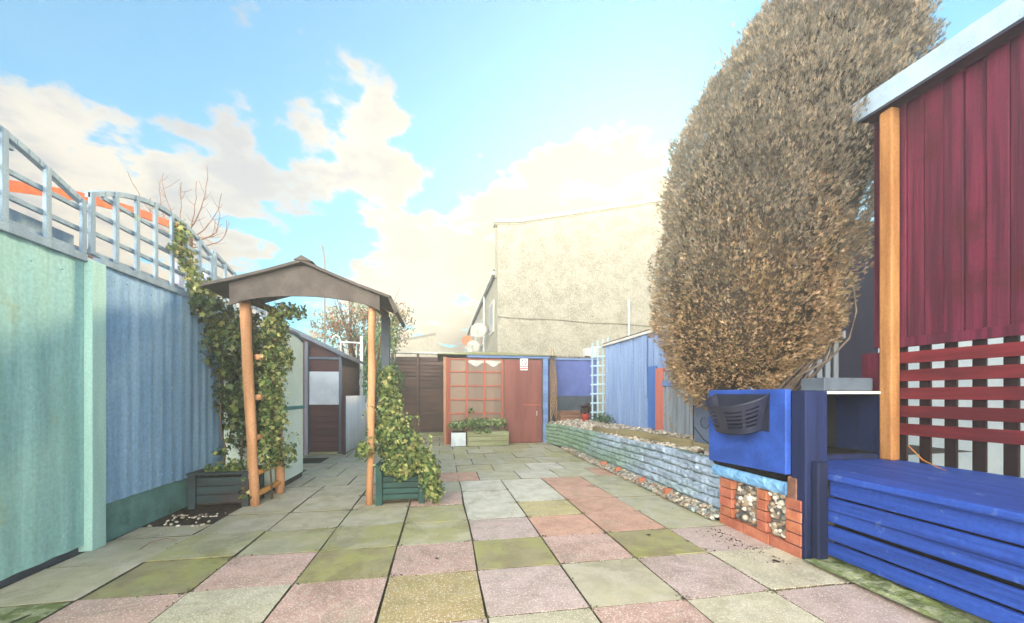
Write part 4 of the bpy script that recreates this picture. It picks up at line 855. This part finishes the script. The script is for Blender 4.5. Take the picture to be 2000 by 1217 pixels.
MB().hexa([(3.865,-.3,3.72),(4.45,-.3,3.76),(4.45,3.15,3.84),(3.865,3.15,3.80),(3.865,-.3,3.78),(4.45,-.3,3.82),(4.45,3.15,3.90),(3.865,3.15,3.86)]).build('roof','maroon',sh)
pt=thing('timber_post',(3.93,2.93,.65),'orange stained round edged timber post in front of the maroon wall','post')
MB().box((3.88,2.86,.65),(3.975,2.97,3.76)).build('post','orange_post',pt,bevel=.018,seg=3)
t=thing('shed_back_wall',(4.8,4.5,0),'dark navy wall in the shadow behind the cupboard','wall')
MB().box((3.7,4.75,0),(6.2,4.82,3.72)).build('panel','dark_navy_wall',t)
t=thing('garden_chair',(4.6,3.9,.65),'grey slatted high back of a garden chair behind the cupboard','chair')
mb=MB(); 
for k in range(4): mb.box((4.24+k*.115,4.0,1.12),(4.31+k*.115,4.02,1.90))
mb.build('slats','grey_board',t,bevel=.003); MB().box((4.18,3.985,1.90),(4.74,4.03,1.99)).build('top_rail','grey_board',t,bevel=.004); MB().box((4.18,3.985,1.05),(4.74,4.03,1.12)).build('lower_rail','grey_board',t,bevel=.004)
MB().box((4.2,3.55,1.0),(4.72,3.98,1.045)).build('seat','grey_board',t,bevel=.004)
for x in (4.22,4.68):
    for y in (3.58,3.97): MB().box((x-.02,y-.02,.56),(x+.02,y+.02,1.0)).build('leg','grey_board',t)
t=thing('neighbour_wall',(8.1,2.2,0),'pale blue wall beyond the maroon lattice','wall'); MB().box((8.0,-3,0),(8.2,7.5,2.7)).build('panel','pale_blue_wall',t)
t=thing('fallen_stalk',(3.6,2.6,.65),'thin dry stalk lying on the bench beside the timber post','stalk'); MB().tube([(3.9,2.75,.80),(3.86,2.62,.70),(3.80,2.48,.665),(3.76,2.40,.66)],[.004,.005,.004,.002],5).build('stem','peeled_wood',t)
# ------------------------------------------------------------ BIG HEDGE
hd=thing('conifer_hedge',(3.3,3.5,1.1),'huge clipped conifer with a bronzed dry base overhanging the blue planter','conifer')
YC=4.0
# profile: z, x-min, x-max
PR=[(1.16,2.80,3.40),(1.28,2.68,3.55),(1.42,2.62,3.68),(1.62,2.58,4.0),(1.9,2.50,4.15),(2.2,2.46,4.25),(2.6,2.47,4.35),(3.1,2.53,4.6),(3.6,2.56,4.85),(4.1,2.74,5.05),(4.6,3.02,5.15),(5.0,3.28,5.15),(5.4,3.60,5.1),(5.8,3.9,5.0),(6.1,4.1,4.8)]
PRn=np.array(PR)
def hedge():
    n=125000
    z=rng.uniform(1.16,6.1,n); a=rng.uniform(0,2*PI,n)
    x0=np.interp(z,PRn[:,0],PRn[:,1]); x1=np.interp(z,PRn[:,0],PRn[:,2])
    cx=(x0+x1)/2; rx=(x1-x0)/2; ry=np.minimum(rx,.95)*np.interp(z,[1.16,1.5,5,6.1],[1.05,1.05,1,.6])
    lump=1+.035*np.sin(a*7+z*3.1)+.04*np.sin(a*13-z*5.3)+.03*np.sin(z*9+a*3)+.030*np.sin(a*29+z*11)+.028*np.sin(z*23-a*17)+.030*np.sin(a*5-z*6.5)*np.sin(z*4.3)
    r=lump*(1-.22*rng.random(n)**2.2)+rng.exponential(.012,n)
    top=np.clip((z-3.2)/2.5,0,1); r+=rng.exponential(.035,n)*top
    ca,sa=np.cos(a),np.sin(a)
    P=np.stack([cx+rx*r*ca,YC+ry*r*sa,z],1)
    P[:,2]=np.where(z<1.5,z+.10*np.sin(a*5)+.05*rng.random(n),z)
    keep=~((P[:,0]>3.76)&(P[:,1]<3.24)&(P[:,2]<4.1)); keep&= (sa<.55)|(rng.random(n)<.4)
    P=P[keep]; ca,sa,z,top=ca[keep],sa[keep],z[keep],top[keep]; n=len(P)
    out=np.stack([ca,sa,np.zeros(n)],1)
    up=np.interp(z,[1.3,2.2,4,6],[-.15,.5,1.3,1.9])[:,None]*np.array([0,0,1.])
    d=out*1.0+up+unit(n)*.65
    nr=out+unit(n)*.9
    low=[hexc('#c6a684'),hexc('#dcc0a0'),hexc('#a88a6c'),hexc('#8c7858'),hexc('#b3a47c')]; high=[hexc('#9c9284'),hexc('#aa9c86'),hexc('#86827a'),hexc('#b0a28c'),hexc('#7c7c74')]
    t=np.clip((z-1.9+.35*np.sin(ca*9+z*4))/1.3,0,1); pick=rng.random(n)>t
    c=np.where(pick[:,None],pal(n,low),pal(n,high))
    s=rng.uniform(.020,.050,n)*(1+.6*top)
    shp=(np.array([(0,0,0),(.10,.35,.02),(.05,.7,0),(0,1,-.02),(-.05,.72,0),(-.10,.33,.02), (.06,.25,0),(.30,.62,.03),(.22,.70,.0), (-.06,.30,0),(-.30,.58,-.03),(-.20,.68,0)]),np.array([(0,1,2,3),(0,3,4,5),(0,6,7,8),(0,11,10,9)]))
    leafmesh('foliage',P,d,nr,s*1.25,c,'needle',shp,hd)
hedge()
def stray_shoots():
    # long upright sprays that break the clipped outline
    P=[];D=[];Sz=[]; mb=MB(); rs=random.Random(12)
    for i in range(1100):
        z=rs.uniform(2.4,6.0)**1; a=rs.uniform(PI*.6,PI*2.1)
        x0=np.interp(z,PRn[:,0],PRn[:,1]); x1=np.interp(z,PRn[:,0],PRn[:,2]); rx=(x1-x0)/2; ry=min(rx,.95)
        p=Vector(((x0+x1)/2+rx*math.cos(a)*.97,YC+ry*math.sin(a)*.97,z))
        if p.x>3.6 and p.y<3.3 and z<4.1: continue
        L_=rs.uniform(.04,.13)+.30*max(0,(z-3.2)/2.6)*rs.random()**1.5; q=p+Vector((math.cos(a)*.45,math.sin(a)*.45,1.0+rs.random()*.5)).normalized()*L_+Vector((rs.uniform(-.03,.03),0,0))
        mb.tube([p,q],[.003,.0015],3,False)
        for k in range(10):
            f=k/9; P.append(tuple(p.lerp(q,f))); D.append((math.cos(a)*.4+rs.uniform(-.6,.6),math.sin(a)*.4+rs.uniform(-.6,.6),1.1)); Sz.append(rs.uniform(.022,.045))
    P=np.array(P); leafmesh('shoots',P,np.array(D),unit(len(P)),np.array(Sz),pal(len(P),[hexc('#9c9284'),hexc('#86827a')]),'needle',(OVAL,OVALF),hd)
stray_shoots()
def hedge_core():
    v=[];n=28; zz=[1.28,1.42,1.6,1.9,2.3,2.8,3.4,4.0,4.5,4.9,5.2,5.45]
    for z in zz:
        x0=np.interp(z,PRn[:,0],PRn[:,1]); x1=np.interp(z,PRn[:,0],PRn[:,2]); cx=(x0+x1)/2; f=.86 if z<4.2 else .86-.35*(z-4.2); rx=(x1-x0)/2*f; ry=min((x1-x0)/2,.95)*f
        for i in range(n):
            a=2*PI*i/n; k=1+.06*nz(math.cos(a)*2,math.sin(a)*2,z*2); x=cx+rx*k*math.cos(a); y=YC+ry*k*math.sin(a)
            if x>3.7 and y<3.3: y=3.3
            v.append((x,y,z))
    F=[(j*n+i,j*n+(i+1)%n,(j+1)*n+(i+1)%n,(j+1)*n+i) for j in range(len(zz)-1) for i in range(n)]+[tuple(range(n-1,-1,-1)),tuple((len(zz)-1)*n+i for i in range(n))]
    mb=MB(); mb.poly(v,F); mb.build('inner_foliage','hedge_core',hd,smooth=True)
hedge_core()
mb=MB()
mb.tube([(3.12,4.0,.5),(3.15,4.0,1.5),(3.25,4.0,2.2)],[.06,.055,.05],8); mb.tube([(3.35,4.1,.5),(3.45,4.0,1.6),(3.6,4.0,2.4)],[.04,.035,.03],8)
mb.build('trunk','bark',hd,smooth=True)
mb=MB(); 
rs=random.Random(4)
for k in range(9):
    x=3.50+.035*k; pts=[(x-.25,3.45,1.25),(x+rs.uniform(-.05,.05),3.35,1.6+rs.uniform(-.1,.1)),(x+.08+rs.uniform(-.05,.08),3.32,1.95),(x+.10+rs.uniform(-.06,.08),3.3,2.3),(x+rs.uniform(-.05,.1),3.35,2.8)]
    mb.tube(pts,[.012,.010,.008,.006,.004],6)
mb.tube([(3.35,3.3,1.40),(3.55,3.15,1.55),(3.72,3.10,1.75),(3.78,3.08,2.0),(3.76,3.1,2.3)],[.011,.011,.010,.008,.005],6); mb.build('bare_stems','stem_grey',hd,smooth=True)
# ------------------------------------------------------------ BUILDING
b=thing('terraced_building',(5,20,0),'tall harled terrace gable end with satellite dishes beyond the garden','building')
GY=14.5; BX=2.03
mb=MB(); prof=[(BX,GY,-.05),(16,GY,-.05),(16,GY,7.6),(9.0,GY,8.95),(BX,GY,7.5)]
mb.prism(prof,(0,.3,0)); mb.build('gable_wall','harling',b)
mb=MB(); mb.box((BX+.02,GY+.3,-.05),(BX+.35,34,5.75)); mb.build('side_wall','harling',b)
mb=MB(); mb.prism([(BX-.12,GY-.06,7.5),(2.8,GY-.06,7.57),(9.0,GY-.06,8.95),(9.0,GY-.06,9.09),(2.8,GY-.06,7.72),(BX-.12,GY-.06,7.65)],(0,.5,0)); mb.build('verge','verge_board',b)
mb=MB(); mb.prism([(BX-.1,GY-.02,7.44),(2.8,GY-.02,7.51),(9.0,GY-.02,8.89),(9.0,GY-.02,8.948),(2.8,GY-.02,7.568),(BX-.1,GY-.02,7.498)],(0,.018,0)); mb.build('soffit_line','render_line',b)
mb=MB(); mb.hexa([(BX-.15,GY+.44,5.75),(BX-.05,GY+.44,5.75),(BX-.05,34,5.75),(BX-.15,34,5.75),(BX-.15,GY+.44,5.87),(BX-.05,GY+.44,5.87),(BX-.05,34,5.87),(BX-.15,34,5.87)]); mb.build('gutter','white_trim',b)
mb=MB(); mb.hexa([(BX-.1,GY+.44,5.88),(9,GY+.44,8.3),(9,34,8.3),(BX-.1,34,5.88),(BX-.1,GY+.44,5.95),(9,GY+.44,8.4),(9,34,8.4),(BX-.1,34,5.95)]); mb.build('roof','dark_roof_tile',b)
mb=MB(); mb.hexa([(BX-.05,GY+.31,7.4),(BX+.3,GY+.31,7.4),(BX+.3,GY+.43,7.4),(BX-.05,GY+.43,7.4),(BX-.05,GY+.31,5.6),(BX+.3,GY+.31,5.6),(BX+.3,GY+.43,5.6),(BX-.05,GY+.43,5.6)]); mb.build('corbel','harling',b)
for y in (15.6,19.5,24,28.5,32):
    for z in (1.0,3.7):
        w=MB().box((BX-.03,y,z),(BX+.018,y+1.2,z+1.25)).build('window','white_trim',b); MB().box((BX-.036,y+.07,z+.07),(BX-.031,y+1.13,z+1.18)).build('pane','window_glass',w)
for y in (18.4,26,33): MB().tube([(BX-.08,y,0),(BX-.08,y,5.75)],.05,8).build('downpipe','pvc_grey',b)
MB().tube([(7.15,GY-.06,0),(7.15,GY-.06,4.9)],.045,8).build('vent_pipe','pvc_grey',b,smooth=True)
mb=MB(); pts=[(BX+9*i/20,GY-.03,4.08-.25*i/20-.02*math.sin(i)) for i in range(21)]; mb.tube(pts,.016,5); mb.build('cable','render_line',b)
def dish(y,z,r,m,lb,x=BX):
    t=thing('satellite_dish',(x-.05,y,z),lb,'satellite dish','satellite dishes on the terrace wall'); mb=MB(); n=20; c=Vector((x-.42,y,z)); ax=Vector((-.25,-.9,.30)).normalized(); u=ax.cross(Vector((0,0,1))).normalized(); w=u.cross(ax)
    P=[]; 
    for k in range(5):
        rr=r*(k+.01)/4; dd=.14*(rr/r)**2*r*1.4
        P+=[c+ax*dd+u*rr*math.cos(2*PI*i/n)+w*rr*math.sin(2*PI*i/n) for i in range(n)]
    F=[(k*n+i,k*n+(i+1)%n,(k+1)*n+(i+1)%n,(k+1)*n+i) for k in range(4) for i in range(n)]; mb.poly(P,F); ob=mb.build('reflector',m,t,smooth=True); md=ob.modifiers.new('thick','SOLIDIFY'); md.thickness=.012
    MB().tube([(x+.02,y,z-.1),(x-.2,y,z-.12),tuple(c)],.02,6).build('arm','pvc_grey',t)
    MB().tube([tuple(c-w*r*.9),tuple(c+ax*r*1.1-w*r*.3)],.012,5).build('feed_arm','pvc_grey',t)
dish(17.4,4.0,.36,'dish_grey','large grey satellite dish nearest on the terrace side wall')
dish(20.5,3.65,.36,'dish_grey','middle grey satellite dish on the terrace side wall')
dish(25.0,4.55,.36,'dish_rust','rust coloured satellite dish farthest along the terrace')
d=thing('distant_building',(-2,33,0),'pale low building with a stepped roof on the skyline behind the lap fence','building')
MB().prism([(-5.6,32,-.05),(1.6,32,-.05),(1.6,32,4.55),(-.35,32,5.25),(-.42,32,5.95),(-3.75,32,5.2),(-5.6,32,5.0)],(0,4,0)).build('wall','harling',d)
MB().prism([(-5.6,31.9,5.0),(-3.75,31.9,5.2),(-.42,31.9,5.95),(-.42,31.9,6.08),(-3.75,31.9,5.33),(-5.6,31.9,5.13)],(0,4.2,0)).build('roof','dark_roof_tile',d)
MB().box((-3.4,31.96,2.6),(-2.6,31.99,3.4)).build('window','window_glass',d)
t=thing('small_flat_roof_shed',(-1.6,14.5,0),'low blue grey shed roof behind the right arbour post','shed')
MB().box((-2.2,14.2,0),(-1.1,16,2.35)).build('wall','hut_frame',t); MB().box((-2.3,14.1,2.351),(-1.0,16.1,2.5)).build('roof','blue_trim',t)
t=thing('tv_aerial',(-5.2,18,0),'thin television aerial above the arbour roof','aerial')
mb=MB(); mb.tube([(-4.85,18,3),(-4.85,18,6.9),(-4.95,18,7.5)],.03,6); 
for k in range(7): z=6.9+k*.11; mb.tube([(-5.03-.015*k,18,z+.05),(-4.72-.02*k,18,z-.03)],.012,5)
mb.build('mast','dark_roof_tile',t)
# debris
for (x,y,s,lb) in ((1.78,3.22,.030,'larger dark dead leaf on the olive slab'),(2.02,3.02,.018,'small dark dead leaf beside the larger leaf on the olive slab'),(2.42,2.55,.03,'curled dark debris at the foot of the brick plinth'),(-.03,3.02,.018,'tiny dark leaf scrap on the pink slab in mid patio')):
    m_=MB(); n=7; m_.poly([(x+s*math.cos(2*PI*i/n)*random.uniform(.6,1.2),y+s*.7*math.sin(2*PI*i/n),.006+random.uniform(0,.012)) for i in range(n)]+[(x,y,.016)],[(i,(i+1)%n,n) for i in range(n)]); tag(m_.build('dead_leaf','dead_leaf'),lb,'leaf','dead leaves on the patio')
tag(MB().tube([(-2.35,3.62,.005),(-2.33,3.70,.03),(-2.26,3.78,.035),(-2.18,3.80,.006)],[.003,.004,.004,.002],5).build('twig','twig'),'thin curved twig on the slab by the green fence','twig')
def joint_pt():
    if random.random()<.6: x=random.choice(XE[1:-1])+random.gauss(0,.012); y=random.uniform(1.4,8)
    else: y=random.choice(YE[2:12])+random.gauss(0,.012); x=random.uniform(-2.1,2.6)
    if nz(x,y,0,2.2)<.02: y=random.choice(YE[3:9])+random.gauss(0,.02); x=random.choice(XE[2:-1])+random.gauss(0,.03)
    return (x,y,.001)
pebbles('joint_debris',joint_pt,1500,(.002,.0075),[(.04,.03,.02),(.09,.08,.04),(.10,.13,.05),(.16,.13,.09)],'crumbs of soil and moss caught in the paving joints','crumbs')
def grit(): 
    y=random.uniform(2.5,3.3); return (2.50-abs(random.gauss(0,.12)),y,.003)
pebbles('grit',grit,120,(.003,.008),[(.05,.04,.03),(.1,.08,.06)],'scattered dark soil crumbs below the brick plinth','soil crumbs')
# ------------------------------------------------------------ haze
def haze():
    m=bpy.data.materials.new('haze'); m.use_nodes=True; nt=m.node_tree; nt.nodes.remove(nt.nodes['Principled BSDF'])
    v=nt.nodes.new('ShaderNodeVolumePrincipled'); v.inputs['Color'].default_value=(.84,.91,.96,1); v.inputs['Density'].default_value=HAZE; v.inputs['Anisotropy'].default_value=.50
    nt.links.new(v.outputs[0],nt.nodes['Material Output'].inputs['Volume']); MATS['haze']=m
    tag(MB().box((-9.5,-6.5,-1.1),(17.5,37.5,9.4)).build('haze','haze'),kind='stuff')
HAZE=.017
haze()
S.cycles.volume_max_steps=64; S.cycles.volume_bounces=0
